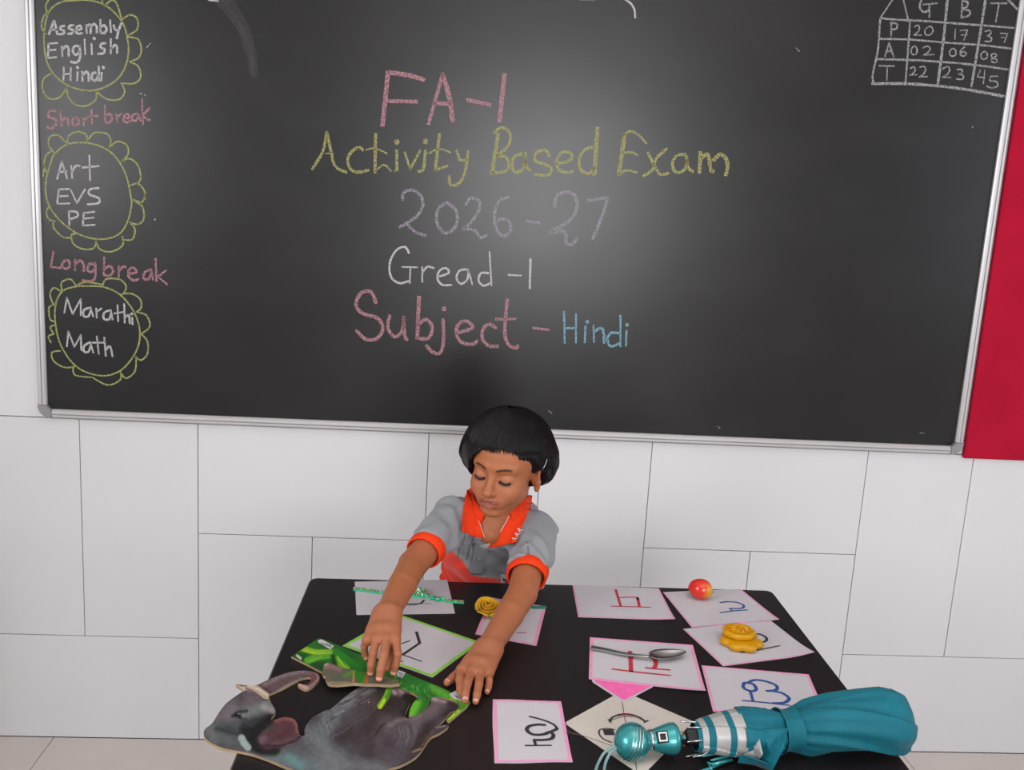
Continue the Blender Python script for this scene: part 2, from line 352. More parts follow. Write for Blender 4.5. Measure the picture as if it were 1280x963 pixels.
write('yellow-green chalk flower outline around the lowest list','yt',[(B_,6,
 "250,378 320,382 385,412 440,480 465,560 450,640 390,715 310,738 215,705 150,620 125,520 130,440 160,395 210,380 250,378/155,400 150,365 185,350 210,378/215,372 250,362 318,372/315,380 330,350 385,352 410,380 400,408/388,412 430,408 465,430 470,465 450,482/450,482 490,495 505,540 470,570/470,570 495,600 495,650 470,675 448,662/"
 "450,665 445,720 410,748 388,725/388,722 385,755 335,775 275,745/275,745 205,735 198,700/205,700 165,705 120,680 112,645 145,638/150,400 120,385 105,410 115,445 130,450/125,450 100,465 105,510 120,520/120,535 105,545 120,570/120,570 98,580 108,605")],.1)
write('white chalk list Marathi, Math','w',[(B_,8,
 "162,485 172,425/172,425 195,490/195,490 228,430/228,430 228,495/262,465 240,475 240,498 258,500 268,475/266,463 278,500/290,468 292,505/292,482 310,468/345,475 322,485 320,508 340,512 348,490/348,475 355,512/375,455 378,520/362,488 400,482/402,450 404,525/404,505 420,495 425,528/434,505 436,532/432,490/"
 "172,620 178,560/178,560 202,622/202,622 228,575/228,575 230,635/262,605 242,618 240,640 258,642 268,618/266,603 278,645/292,580 300,650/275,605 325,605/322,585 328,658/328,635 345,620 355,660")])
write('large pink chalk heading FA-1','p',[(C_,25,"405,80 378,332"),(C_,20,"412,80 500,92 578,114/406,217 542,220/668,88 600,325/668,88 700,200 716,312/625,228 705,230/788,212 895,235"),(C_,24,"965,92 942,312")])
write('yellow chalk words Activity Based Exam','y',[(C_,13,"110,365 90,460 40,545/110,365 130,460 150,530 205,562/285,455 265,440 230,460 210,500 225,545 260,560 310,550/485,465 512,545/512,545 560,455/585,455 575,545 550,555/632,550 690,530/735,455 752,500 785,500/790,460 775,560 745,615 705,620 700,580/915,370 950,345 990,370 985,430 930,480/930,480 975,490 985,540 950,560 905,562"),
 (C_,17,"345,375 342,560/447,455 447,550/652,378 632,550/447,415/585,412"),(C_,8,"105,470 140,470/300,452 340,445 400,470/342,555 385,525 420,555/435,555 455,550/600,470 650,448 705,465"),(C_,23,"935,380 905,565"),
 (D_,15,"50,265 10,285 0,330 20,365 60,345 75,290/72,260 75,330 98,355/200,280 175,245 130,260 120,300 170,320 210,345 190,380 120,375/240,320 310,300 315,265 270,258 238,300 250,350 290,365 325,360/440,230 395,240 360,290 365,350 410,370 440,340/725,260 760,330 790,375 835,370/825,240 770,290 750,350 700,385/925,270 880,275 855,320 875,365 920,350 935,300/930,280 940,340 965,360"),
 (D_,24,"455,130 440,375/600,165 570,375/1005,260 1000,365"),(D_,12,"590,170 630,145 680,170 715,210/590,262 640,258 670,275/570,375 610,355 665,365"),(D_,19,"1010,290 1045,270 1060,350 1075,360/1075,300 1110,270 1140,290 1150,335 1140,380")])
write('faint mauve chalk year 2026-27','g',[(C_,14,"475,695 480,660 520,645 560,670 572,720 540,775 460,825/500,815 540,850 585,865/680,710 645,740 640,800 665,845 700,850 735,810 735,750 700,715 680,710/780,715 800,685 840,695 845,735 810,795 765,835/765,830 820,840 850,875 880,865/985,680 940,700 918,760 925,830 960,870 995,840 985,795 950,785 930,800"),
 (D_,17,"80,625 145,635/225,550 240,490 285,470 335,490 345,550 310,620 200,685/200,688 280,680 290,740 320,750 348,715/405,515 510,500/510,500 480,600 430,720")])
write('white chalk words Gread -1','w',[(E_,8,"292,85 275,60 240,75 215,125 220,180 255,205 295,195/265,140 325,142/298,145 295,205/345,140 345,200/345,165 365,140 392,145/405,180 450,165 440,145 415,155 405,185 425,212 462,212/530,150 495,155 482,185 500,208 525,190 530,155/530,150 545,210/610,165 580,165 570,195 590,215 618,205/614,80 622,215/690,172 740,175"),(E_,11,"778,110 775,225")])
write('pink chalk word Subject','p',[(E_,13,"160,285 140,240 100,245 80,290 105,325 165,345 188,385 165,425 120,430 82,395/215,335 208,385 235,420 265,395 270,340/270,340 275,415 285,432/325,375 360,350 385,380 370,425 325,425/428,350 430,440 415,485 385,480 362,455/432,308/478,405 545,385 525,358 495,365 480,400 500,440 545,450 565,435/640,385 615,370 590,385 585,425 610,455 648,458/685,270 675,400 690,450 720,465 728,455/640,350 718,348/790,385 850,392"),(E_,18,"332,262 325,425")])
write('blue chalk word Hindi','b',[(E_,10,"912,320 915,445/960,330 960,442/915,385 960,385/998,378 995,442/1005,360/1030,375 1032,440/1032,400 1058,385 1070,400 1072,445/1130,405 1100,405 1085,430 1100,458 1135,445/1138,335 1138,458/1162,395 1160,455/1165,372")])
write('white chalk ruled attendance table','wf',[(F_,12,"215,120 300,130 500,140 700,155 900,170 1110,187/205,260 420,265 650,285 870,300 1090,325/190,395 420,402 640,415 850,435 1070,465/215,120 200,330 165,500 172,550/415,150 400,350 385,550/300,-6 218,118/370,-6 405,145"),
 (F_,17,"160,560 380,560 600,575 800,600 1045,645/665,-4 640,250 600,570/920,-4 880,250 825,578/1070,-4 1130,60")])
write('white chalk letters and numbers in the attendance table','wf',[(F_,12,"490,0 480,45 500,78 535,72 545,45/505,30 595,22/545,30 545,115/765,0 758,120/765,5 800,15 795,45 765,58/765,60 815,75 805,105 758,118/955,22 1060,22/1010,25 988,148/290,150 288,240/285,155 325,158 325,190 290,198/275,288 248,375/275,288 305,380/255,345 295,342/210,440 308,442/262,445 260,535"),
 (F_,9,"445,180 465,168 478,185 470,210 440,235/440,235 490,235/540,178 515,200 518,228 545,235 568,210 560,182 540,178/718,195 715,262/750,205 798,200/798,200 775,268/755,235 798,232/915,210 950,205 955,225 930,240/930,240 960,255 950,278 915,275/1020,222 1068,225/1068,225 1045,282/1025,250 1060,252/"
 "445,308 422,330 428,362 455,362 462,330 445,308/500,320 530,308 550,325 535,350 505,368/505,368 575,365/700,325 678,348 690,375 718,368 720,338 700,325/785,310 755,335 752,365 775,375 792,358 775,345 755,355/910,345 888,368 900,395 928,388 930,358 910,345/985,360 960,365 965,385 995,400 990,418 960,412 965,392 992,375 985,360/"
 "415,460 440,448 450,470 430,495 412,503/412,503 462,500/480,450 510,445 518,470 500,500 475,515/475,515 530,512/635,460 665,445 680,465 665,495 632,518/632,518 688,518/730,465 760,465 762,485 740,495/740,495 770,505 765,530 725,528/885,470 865,515/865,515 915,520/915,470 905,560/1000,510 955,510/955,510 950,540 990,545 1000,575 960,588 925,575")])
write('bits of white chalk line at the top edge of the board','w',[(PX,2.2,"778,-3 788,4 793,12 794,22/725,-1 743,-1"),(PX,5,"262,-1 272,0")])
write('pale wiped streak of chalk dust','s',[(PX,9,"275,2 292,22 305,45 314,72 317,92/282,0 300,22 312,50 318,80"),(PX,5,"300,30 312,60 316,95")],.5)
for p in ((193,274),(186,66),(995,62),(764,514),(899,533),(1152,541)): pass
write('stray specks of white chalk','wf',[(PX,1.6,"193.5,274.5/995,60 999,64/183,60 188,54/176,117/181,119/897,533 900,536/1150,541 1155,542/686,514 690,517/1216,159")])
# ---------------------------------------------------------------- table
TZ=.75
M['lam']=mat('black_laminate',(26,20,22),.42,spec=.45,noise=.1,nscale=14,bump=.12,bscale=300)
M['edge']=mat('brown_edge_band',(70,44,38),.55,noise=.3,nscale=30)
M['steel_leg']=mat('black_steel_tube',(30,30,32),.4,spec=.5)
TA=np.array([.3827,-.6391]); TB=np.array([1.3316,-.6351]); ex=(TB-TA)/np.linalg.norm(TB-TA); ey=np.array([-.0195,-1]); TW=np.linalg.norm(TB-TA); TD=.80
def tp(s,t,z=TZ): p=TA+ex*s+ey*t; return np.array([p[0],p[1],z])
tb=empty('table',tp(TW/2,TD/2,0),'black-topped table with brown edges standing in front of the child','table')
def slab(s0,s1,t0,t1,z0,z1,r,name,m,parent,n=5):
    mb=MB(); P=[]
    for (cs,ct,a0) in ((s0+r,t0+r,180),(s1-r,t0+r,270),(s1-r,t1-r,0),(s0+r,t1-r,90)):
        for k in range(n+1):
            a=math.radians(a0+90*k/n); P.append((cs+r*math.cos(a),ct+r*math.sin(a)))
    N=len(P); b=.0015
    def ring(z,ins):
        out=[]
        for (x,y) in P:
            cx,cy=(s0+s1)/2,(t0+t1)/2; out.append(tp(x-math.copysign(ins,x-cx),y-math.copysign(ins,y-cy),z))
        return out
    V=ring(z1,b)+ring(z1-b,0)+ring(z0,0)
    F=[tuple(range(N))[::-1]]+[(k,(k+1)%N,N+(k+1)%N,N+k) for k in range(N)]+[(N+k,N+(k+1)%N,2*N+(k+1)%N,2*N+k) for k in range(N)]+[tuple(2*N+k for k in range(N))]
    return mb.add(V,F).build(name,m,parent)
slab(.002,TW-.002,.002,TD-.002,TZ-.002,TZ,.014,'laminate_top',M['lam'],tb)
slab(0,TW,0,TD,TZ-.027,TZ-.0021,.014,'top_board',M['edge'],tb)
def obox(mb,s0,s1,t0,t1,z0,z1):
    V=[tp(s,t,z) for z in (z0,z1) for t in (t0,t1) for s in (s0,s1)]
    mb.add(V,[(0,2,3,1),(4,5,7,6),(0,1,5,4),(2,6,7,3),(0,4,6,2),(1,3,7,5)]); return mb
for a in ((.05,TW-.05,.05,.07),(.05,TW-.05,TD-.07,TD-.05)): obox(MB(),a[0],a[1],a[2],a[3],TZ-.085,TZ-.027).build('apron',M['edge'],tb)
for s in (.04,TW-.07): obox(MB(),s,s+.03,.07,TD-.07,TZ-.085,TZ-.027).build('apron',M['edge'],tb)
for s in (.035,TW-.07):
    for t in (.035,TD-.07):
        l=obox(MB(),s,s+.035,t,t+.035,.01,TZ-.027).build('leg',M['steel_leg'],tb); obox(MB(),s-.002,s+.037,t-.002,t+.037,0,.012).build('foot_cap',M['lam'],l)

# ---------------------------------------------------------------- cards
M['paper']=mat('white_card_paper',(202,198,203),.75,spec=.2,noise=.03,nscale=25)
M['cream']=mat('cream_kite_paper',(206,198,188),.75,spec=.2,noise=.05,nscale=25)
M['pinkb']=mat('pink_marker_border',(240,158,200),.7,noise=.1,nscale=60)
M['greenb']=mat('lime_marker_border',(140,215,62),.7,noise=.12,nscale=60)
M['pinkf']=mat('bright_pink_paper',(255,112,184),.6,noise=.12,nscale=70)
M['ink_k']=mat('black_ink',(48,46,50),.6); M['ink_r']=mat('red_ink',(196,52,72),.6,noise=.1,nscale=90); M['ink_b']=mat('blue_ink',(44,80,150),.6)
M['ink_t']=mat('thin_grey_ink',(110,100,98),.7); M['lip']=mat('muted_red_ink',(176,70,84),.7)
def bil(c,s,t): return (c[0]*(1-s)+c[1]*s)*(1-t)+(c[3]*(1-s)+c[2]*s)*t
def card(label,corners,z,bm,inks,lift=None,n=14,bw=.006,wob=0,inset=.0045,sides=(0,1,2,3),matp=None,group='letter cards on the table'):
    "corners: photo pixels clockwise from far left; inks: (material key, width m, crop, strokes)"
    C=[at(u,v,TZ+z) for u,v in corners]; c2=np.array([c[:2] for c in C]); cen=c2.mean(0)
    ph=RNG.rand()*6
    def hz(x,y):
        if lift is None: return 0.0
        s=0
        for (k,amt,rad) in lift:
            d=math.hypot(x-c2[k][0],y-c2[k][1]); s+=amt*max(0,1-d/rad)**2
        return s
    V=[];th=.0006
    for j in range(n+1):
        for i in range(n+1):
            s,t=i/n,j/n; p=bil(C,s,t)
            if wob:
                e=wob*math.sin(ph+5*s+3*t)
                if j in(0,n): p=p+(C[3]-C[0])/np.linalg.norm(C[3]-C[0])*e*math.sin(math.pi*s)
                if i in(0,n): p=p+(C[1]-C[0])/np.linalg.norm(C[1]-C[0])*e*math.sin(math.pi*t)
            V.append((p[0],p[1],TZ+z+hz(p[0],p[1])))
    N=len(V); V+=[(x,y,q-th) for x,y,q in V]; F=[]
    for j in range(n):
        for i in range(n):
            a=j*(n+1)+i; F.append((a,a+n+1,a+n+2,a+1)); F.append((N+a,N+a+1,N+a+n+2,N+a+n+1))
    for i in range(n):
        for a,b in ((i,i+1),(n*(n+1)+i+1,n*(n+1)+i),((i+1)*(n+1),i*(n+1)),(i*(n+1)+n,(i+1)*(n+1)+n)): F.append((a,b,N+b,N+a))
    o=link('letter_card',V,F,matp or M['paper'],None,(cen[0],cen[1],TZ+z-th)); tag(o,label,'card',group)
    up=np.array([0,0,1.0])
    def surf(x,y,e): return np.array([x,y,TZ+z+hz(x,y)+e])
    if bm:
        mb=MB()
        for k in sides:
            a,b=c2[k],c2[(k+1)%4]; pa,pb=c2[k-1],c2[(k+2)%4]
            m=16; e=(b-a)/np.linalg.norm(b-a); nn=np.array([-e[1],e[0]]); 
            if nn@(cen-a)<0: nn=-nn
            VV=[]
            for i in range(m+1):
                q=a+(b-a)*(i/m); w=.0003*math.sin(i*1.7+k)+.0003*RNG.rand()
                dip=0
                for wdt in (.0005,bw+w):
                    qq=q+nn*wdt; f=(i/m)
                    if i==0: qq=qq+e*wdt
                    if i==m: qq=qq-e*wdt
                    VV.append(surf(qq[0],qq[1],.00025+.00003*k))
            mb.add(VV,[(2*i,2*i+2,2*i+3,2*i+1) if True else 0 for i in range(m)])
        mb.build('border',bm,o)
    for (mk,wd,tr,txt) in inks:
        mb=MB(); strokes(mb,parse(txt,tr),wd*1.8,lambda u,v:(lambda p:surf(p[0],p[1],.0006))(at(u,v,TZ+z)),up,.15)
        mb.build('letter',M[mk],o)
    return o
G5=(420,700,4.571); G6=(430,715,8); G3=(600,820,4.267); K1=(610,860,9.35); K3=(890,770,11.636); K4=(730,790,8); K5=(840,710,8.533); K6=(870,830,7.241); G2=(700,690,3.556); K2=(580,735,10.667)
card('plain white card far left on the table, beaded band across it',[(443.5,727.5),(558.8,725),(568.8,767),(445.6,768.8)],.0008,None,[('ink_k',.0022,G6,"520,332 640,332 720,328 775,312 800,285"),('ink_k',.001,G6,"560,322 880,322")])
card('white card with lime green border under the child\'s reaching hand',[(497,767.5),(600.5,803),(540.5,847),(428,807.5)],.0009,M['greenb'],[('ink_k',.0036,G5,"460,415 478,478/478,478 380,545"),('ink_k',.0017,G5,"380,545 490,582"),('ink_k',.0017,G5,"340,492 422,465"),('ink_k',.0017,G5,"350,570 378,584")],bw=.0065)
card('small pink-edged card under the yellow flower and the child\'s left forearm',[(612.5,747),(682.8,758.5),(670.5,807.5),(594,793)],.0008,M['pinkb'],[('ink_r',.0018,K2,"700,604 825,604")],bw=.006)
card('pink-edged card at the table\'s far edge with red letter like प',[(715.5,731.3),(823.7,735.8),(844,775.6),(722.5,771.5)],.0008,M['pinkb'],[('ink_r',.0036,G2,"248,170 270,243/345,205 353,245"),('ink_r',.0022,G2,"228,243 402,248/262,205 335,203 345,215")],bw=.0035,sides=(1,3,2),lift=[(2,.003,.06)])
card('pink-edged card in the far right corner with small blue letter, red fruit on it',[(828.8,740.5),(926,736.5),(974,775.6),(864.5,784.4)],.0018,M['pinkb'],[('ink_b',.0026,K5,"515,375 600,365 700,375 765,405 740,435 620,437/615,437 650,465"),('ink_b',.002,K5,"512,483 640,465 805,452")],bw=.0035,sides=(1,2,3),lift=[(2,.002,.06)])
card('pink-edged card with black letter half hidden by the amber piece',[(854,786.5),(963,775.8),(1017.8,818.5),(903.9,833)],.0008,M['pinkb'],[('ink_k',.0028,K3,"640,265 720,280 785,320 790,365 730,390"),('ink_k',.0018,K3,"425,540 640,508 985,440")],bw=.0035,sides=(2,3),lift=[(2,.005,.06)])
card('pink-edged card with red letter like च and the spoon lying on it',[(737.4,796.9),(866,806.5),(882,865),(736,849)],.0028,M['pinkb'],[('ink_r',.004,K4,"460,200 465,270 470,400/680,250 715,300 715,345 690,370"),('ink_r',.0024,K4,"280,375 560,410 865,440/470,262 540,238 620,240 680,255/615,362 690,372 860,385")],bw=.0055,lift=[(2,.002,.05)])
card('pink-edged card with blue letter like छ beside the turquoise umbrella',[(876.8,832),(1010.9,843.4),(1033,895),(891.3,889.8)],.0008,M['pinkb'],[('ink_b',.0032,K6,"475,245 430,220 435,180 470,175 520,190 545,230 520,250 475,245/490,250 515,335/465,180 520,152 600,155 700,185 735,215 720,240 640,250/690,250 770,265 830,300 840,325 800,355 700,360"),('ink_b',.002,K6,"420,335 600,352 850,380")],bw=.0045)
card('pink-edged card near the table front with black letter like क',[(616,874.5),(701.2,877),(716,952.8),(618,954)],.0008,M['pinkb'],[('ink_k',.0032,K1,"665,440 580,435 480,455 455,500 510,545 600,555 690,540/680,535 780,500 805,480/740,530 765,560 740,600 650,615 540,615/540,615 555,670"),('ink_k',.0022,K1,"485,340 640,380 760,430 805,480 790,500"),('ink_k',.0022,K1,"440,680 735,678")],bw=.0052,wob=.0012)
# kite
kz=.0004; kc=[(778,864),(868,903),(803,970),(705.5,904)]
KT=empty('paper_kite',at(785,912,TZ),'cream paper kite with drawn smiling face and pink triangle tail','kite')
def flat(name,px,h,th,m,parent):
    T=[at(u,v,TZ+h) for u,v in px]; n=len(T)
    V=T+[p-np.array([0,0,th]) for p in T]
    return link(name,V,[tuple(range(n))[::-1],tuple(range(n,2*n))]+[(k,(k+1)%n,n+(k+1)%n,n+k) for k in range(n)],m,parent)
flat('sail',kc,.0008,.0006,M['cream'],KT)
flat('tail',[(739,848),(817,854),(816,859),(783,876.5),(777,876.5),(741,853)],.0018,.0006,M['paper'],KT)
flat('tail_colour',[(742,849.5),(814.5,855),(814,858),(782,874.5),(778,874.5),(744,852.5)],.0021,.0002,M['pinkf'],KT)
def ink(parent,name,mk,wd,tr,txt,h):
    mb=MB(); strokes(mb,parse(txt,tr),wd*1.8,lambda u,v:at(u,v,TZ+h),(0,0,1),.1); return mb.build(name,M[mk],parent)
ink(KT,'mouth','ink_k',.0018,G3,"693,352 705,330 750,312 800,312 850,328 882,350/685,340 697,355/876,356 896,346",.0014)
ink(KT,'mouth_line','ink_t',.0011,G3,"700,345 760,325 830,328 880,352",.0012)
ink(KT,'lip_colour','lip',.0032,G3,"735,318 775,314 820,318",.0011)
ink(KT,'fold_line','ink_t',.0008,G3,"758,248 780,370 820,500 835,610/458,352 470,405 560,430 700,480",.0010)
ink(KT,'eye','ink_k',.0013,G3,"720,395 680,388 640,395 637,420 660,445 700,462",.0013)
ink(KT,'pupil','ink_k',.011,G3,"680,408 694,408",.0012)

# ---------------------------------------------------------------- painted puzzle pieces
M['print']=mat('glossy_printed_picture',(255,255,255),.38,spec=.5,attr='paint')
M['ply']=mat('plywood_edge',(158,136,106),.7,noise=.25,nscale=60)
def polydist(P,L):
    d=np.full(len(P),1e9)
    for a,b in zip(L[:-1],L[1:]):
        a=np.array(a,float);b=np.array(b,float); ab=b-a; t=np.clip(((P-a)@ab)/(ab@ab+1e-9),0,1)
        d=np.minimum(d,np.linalg.norm(P-(a+t[:,None]*ab),axis=1))
    return d
def inpoly(P,L):
    c=np.zeros(len(P),bool); n=len(L)
    for i in range(n):
        x0,y0=L[i];x1,y1=L[(i+1)%n]
        if y0==y1: continue
        k=((y0>P[:,1])!=(y1>P[:,1]))&(P[:,0]<(x1-x0)*(P[:,1]-y0)/(y1-y0)+x0); c^=k
    return c
def painted(name,outline,h,th,paint,step=1.1,parent=None,origin=None,sm=True,tilt=None,edge=.5):
    O=[np.array(p,float) for p in outline]
    if sm: O=[np.array(p) for p in smooth_line(O+[O[0]],4)[:-1]]
    O=np.array(O); lo,hi=O.min(0),O.max(0)
    gx,gy=np.meshgrid(np.arange(lo[0],hi[0],step),np.arange(lo[1],hi[1],step)); P=np.c_[gx.ravel(),gy.ravel()]
    P=P[inpoly(P,O)]; P=P[polydist(P,list(O)+[O[0]])>step*.45]
    P=P+RNG.uniform(-.2,.2,P.shape)*step; n=len(O)
    vs=[Vector(p) for p in np.r_[O,P]]
    r=delaunay_2d_cdt(vs,[(k,(k+1)%n) for k in range(n)],[],1,1e-5)
    pv=np.array([tuple(v) for v in r[0]]); T=[tuple(f) for f in r[2]]
    hz=np.full(len(pv),h) if tilt is None else tilt(pv)
    W=np.array([at(u,v,TZ+z) for (u,v),z in zip(pv,hz)])
    cols=lin(paint(pv))*.84; 
    # edge loop
    E={}
    for f in T:
        for a,b in zip(f,f[1:]+f[:1]): E[(a,b)]=E.get((a,b),0)+1
    bd=[(a,b) for (a,b) in E if (b,a) not in E]
    n0=len(W); used=sorted({a for e in bd for a in e}); idx={a:k for k,a in enumerate(used)}
    topc=W[used]; bot=topc-np.array([0,0,th]); W2=np.r_[W,topc,bot]; m=len(used)
    sgn=1 if (W[T[0][1]]-W[T[0][0]])[0]*(W[T[0][2]]-W[T[0][0]])[1]-(W[T[0][1]]-W[T[0][0]])[1]*(W[T[0][2]]-W[T[0][0]])[0]>0 else -1
    F=[f if sgn>0 else f[::-1] for f in T]; mi=[0]*len(F)
    for a,b in bd:
        q=(n0+idx[a],n0+m+idx[a],n0+m+idx[b],n0+idx[b]); F.append(q if sgn>0 else q[::-1]); mi.append(1)
    # underside
    nb=len(W2); W2=np.r_[W2,W-np.array([0,0,th])]; F+=[tuple(i+nb for i in (f[::-1] if sgn>0 else f)) for f in T]; mi+=[1]*len(T)
    C=np.zeros((len(W2),3))+.5; C[:n0]=cols
    return link(name,W2,F,[M['print'],M['ply']],parent,origin,cols=C,midx=mi)
def brush(P,C,line,r,col,st=1.0,soft=1.0):
    d=polydist(P,line if len(line)>1 else line*2); w=np.clip((1-d/r)/soft,0,1); w=w*w*(3-2*w)*st
    return C*(1-w[:,None])+np.array(col,float)*w[:,None]
def gp(txt,tr): return parse(txt,tr)
H3=(240,810,6.29); H4=(400,820,6.4); H7=(360,785,5.333)
el=[]
el+=gp("832,288 850,310 900,328 950,302 990,262 1003,232 980,200 930,185 860,180 800,186 740,200 640,235 560,270 490,300 430,296 350,288 362,305 400,338 330,390 265,442 212,510 160,592 112,630 92,665 106,712 165,757 255,792 365,812 480,838 600,880 700,922 800,965",H3)[0]
el+=[(390,977),(425,984),(460,976)]
el+=gp("540,910 640,880 740,828 800,775 850,700 890,650 950,622 1010,582 1028,560 1020,552 985,560 925,576 960,545 1003,500 1045,455 1085,440 1103,405 1070,375 1000,355 930,333 893,342 882,388 840,438 760,488 700,503 680,470 700,420 720,370 715,300 690,285 640,268 575,262 560,262 480,240 430,236 380,236 300,262 200,330 120,400 60,440",H4)[0]
el+=gp("1060,490 960,540 905,600 885,640 888,685 855,692 835,650 828,600 800,562 725,545 650,568 620,560 655,515 650,480 620,430 615,410 605,370 700,325 800,272 870,240 925,232 935,250 915,280 880,292 850,282",H3)[0]
def paint_elephant(P):
    R=np.random.RandomState(3); C=np.zeros((len(P),3))+np.array([78,72,77])
    def b(txt,tr,r,col,st=1,soft=1):
        nonlocal C
        for l in gp(txt,tr): C=brush(P,C,l,r,col,st,soft)
    b("620,600 800,700 1000,850",H4,60,(56,46,50),.6); b("420,260 500,330 480,420",H4,26,(44,34,36),.85)
    # body tones
    b("480,870 800,900 1100,960",H3,30,(112,124,126),.9); b("760,860 850,930",H3,9,(110,170,165),.6)
    b("900,700 1133,800",H3,26,(104,110,116),.8)
    b("0,640 60,760 100,900",H4,26,(120,124,128),.8); b("60,860 300,880 520,900",H4,18,(120,122,126),.8)
    b("160,660 330,620 420,560 470,520",H4,20,(60,48,50),.85); b("520,380 600,350 640,430 600,500",H4,22,(46,38,40),.9); b("450,500 420,620 400,780",H4,14,(58,50,54),.8)
    b("560,420 700,400",H4,20,(42,36,40),.85)
    b("300,620 360,740",H4,16,(78,66,72),.6)
    b("250,330 330,270 400,240",H4,14,(128,130,134),.9); b("60,470 130,430 200,390",H4,16,(122,124,130),.9); b("110,520 20,600",H4,16,(112,118,122),.9)
    b("330,340 400,320 430,380",H4,14,(72,60,64),.8)
    # front leg fur
    for k in range(110):
        x=R.uniform(20,380); y=450-(x*.55)+R.uniform(-60,120); L=R.uniform(40,110)
        g=R.choice([54,80,140,165]); C=brush(P,C,gp("%f,%f %f,%f"%(x,y,x+L,y-L*.55),H4)[0],R.uniform(.7,1.7),(g,g*.99,g*1.02),.5)
    for k in range(34):
        x=R.uniform(880,1120); y=R.uniform(520,740); g=R.choice([70,90,150]); C=brush(P,C,gp("%f,%f %f,%f"%(x,y,x+R.uniform(-20,20),y-R.uniform(40,80)),H3)[0],R.uniform(.8,1.8),(g,g,g*1.03),.4)
    # hind leg nearest
    b("560,560 640,600 700,620",H4,26,(104,94,98),.85); b("760,530 880,440 960,380",H4,13,(112,98,102),.9); b("450,660 480,760 520,830",H4,14,(86,76,80),.8); b("650,700 600,820",H4,20,(92,84,92),.7)
    b("560,560 620,520 700,505 800,480",H4,5,(140,128,130),.6)
    for k in range(16):
        x=600+k*14; b("%d,%d %d,%d %d,%d"%(x,560,x+20,640,x-10,720),H4,1.5,R.choice([130,66])*np.array([1,.95,1]),.4)
    b("880,560 800,660 760,740",H4,9,(54,42,42),.8); b("1050,400 1090,420 1000,470",H4,9,(50,42,44),.9); b("900,345 935,352",H4,5,(190,165,165),.9); b("965,362 1000,368",H4,4,(185,160,160),.8)
    b("930,420 900,470",H4,9,(110,96,100),.8)
    # hind foot farther
    b("590,282 640,290 690,300",H4,9,(130,105,112),.9); b("585,285 600,300",H4,4,(195,170,175),.8); b("640,282 665,300",H4,3,(180,155,160),.7)
    b("470,380 420,450 380,490 300,520 200,600 120,640",H4,1.0,(120,108,106),.6)
    b("390,371",H4,1.6,(200,190,150),1)
    b("520,540 470,590 440,640",H4,2.5,(40,32,36),.7)
    b('548,275 535,320 510,360 480,405',H4,4.2,(120,190,30),1,.35); b('560,290 530,340',H4,3.2,(60,140,30),.9,.5); b('515,350 478,418',H4,2.2,(205,225,40),.9,.6); b('690,330 740,400 700,450',H4,7,(22,18,20),.9,.6)
    b("740,770 810,745",H4,2.2,(180,150,110),.8); b("900,600 880,640 820,720",H4,2,(150,95,60),.6); b("930,574 1000,560",H4,1.6,(210,190,170),.8)
    # head
    b("300,480 250,560 200,620",H3,22,(128,120,124),.85); b("130,640 170,720",H3,14,(112,118,116),.85); b("230,620 330,640 420,640",H3,14,(72,80,80),.9)
    b("250,720 350,740",H3,16,(98,106,106),.8); b("190,640 300,665 380,680",H3,5,(52,56,58),.8)
    b("420,540 500,470 580,450",H3,20,(132,140,138),.85); b("570,470 625,490 620,520",H3,9,(168,158,156),.85)
    b("440,400 500,380",H3,16,(112,98,104),.8)
    b("320,540 370,505 430,498",H3,3.5,(40,36,40),.9); b("350,530 375,540",H3,5,(30,26,30),1); b("395,530 410,545",H3,3.4,(150,140,145),.8); b("365,520",H3,1.4,(220,220,220),.9); b("380,560 430,560",H3,2.5,(60,58,60),.7)
    b("420,600 520,580 590,560",H3,12,(50,52,54),.9); b("450,680 470,760 560,790 640,790",H3,13,(26,26,28),.95,.6); b("620,560 560,600 500,660",H3,9,(28,26,28),.95,.6)
    b("400,640 440,690",H3,8,(34,36,36),.9)
    b("390,710 410,750 440,785",H3,6,(170,186,178),.95,.5)
    # ear
    b("700,600 780,590 790,640 700,700 600,730",H3,16,(92,58,62),1,.6); b("660,575 740,556 800,570 826,610 832,660",H3,4.5,(150,92,90),.8); b("600,740 700,690 760,640",H3,5,(78,46,54),.8)
    b("560,720 600,740 700,760 830,720",H3,8,(104,76,86),.75); b("545,735 570,710",H3,6,(120,100,112),.8); b("580,770 700,772 820,730 850,700",H3,2.2,(40,32,36),.8)
    # trunk
    b("540,330 640,290 740,240 840,205 930,200 975,225",H3,14,(112,86,88),.9,.7); b("570,290 700,225 850,188 960,200",H3,5,(150,140,142),.7); b("940,215 975,240 930,300",H3,7,(120,70,66),.85); b("985,215 995,245 940,300 905,315",H3,3,(180,150,146),.8)
    b("620,372 760,290 860,245",H3,2.5,(180,170,168),.75); b("560,330 600,360",H3,6,(60,40,44),.9)
    b("840,290 900,322",H3,4,(205,160,158),1,.5); b("890,240 920,262",H3,4,(60,44,44),.8)
    for k in range(14):
        x=600+k*26; y=300-(x-600)*.42+ (max(0,x-800)*.25); b("%f,%f %f,%f"%(x-8,y-40,x+10,y+18),H3,1.0,(70,54,58),.35)
    # tusks
    b("430,305 500,325 560,365 600,395",H3,6,(196,172,150),1,.35); b("440,300 520,325 600,380",H3,2,(238,225,208),.8); b("556,408 600,416 622,400",H3,2,(50,36,36),.9); b("425,320 490,350 550,395",H3,1.6,(80,56,50),.8)
    b("358,294 400,328",H3,3.4,(210,190,170),1,.4); b("352,290 400,300 430,300",H3,1.3,(60,50,50),.8)
    n=np.array([R.uniform(-7,7) for _ in range(len(P))])[:,None]; 
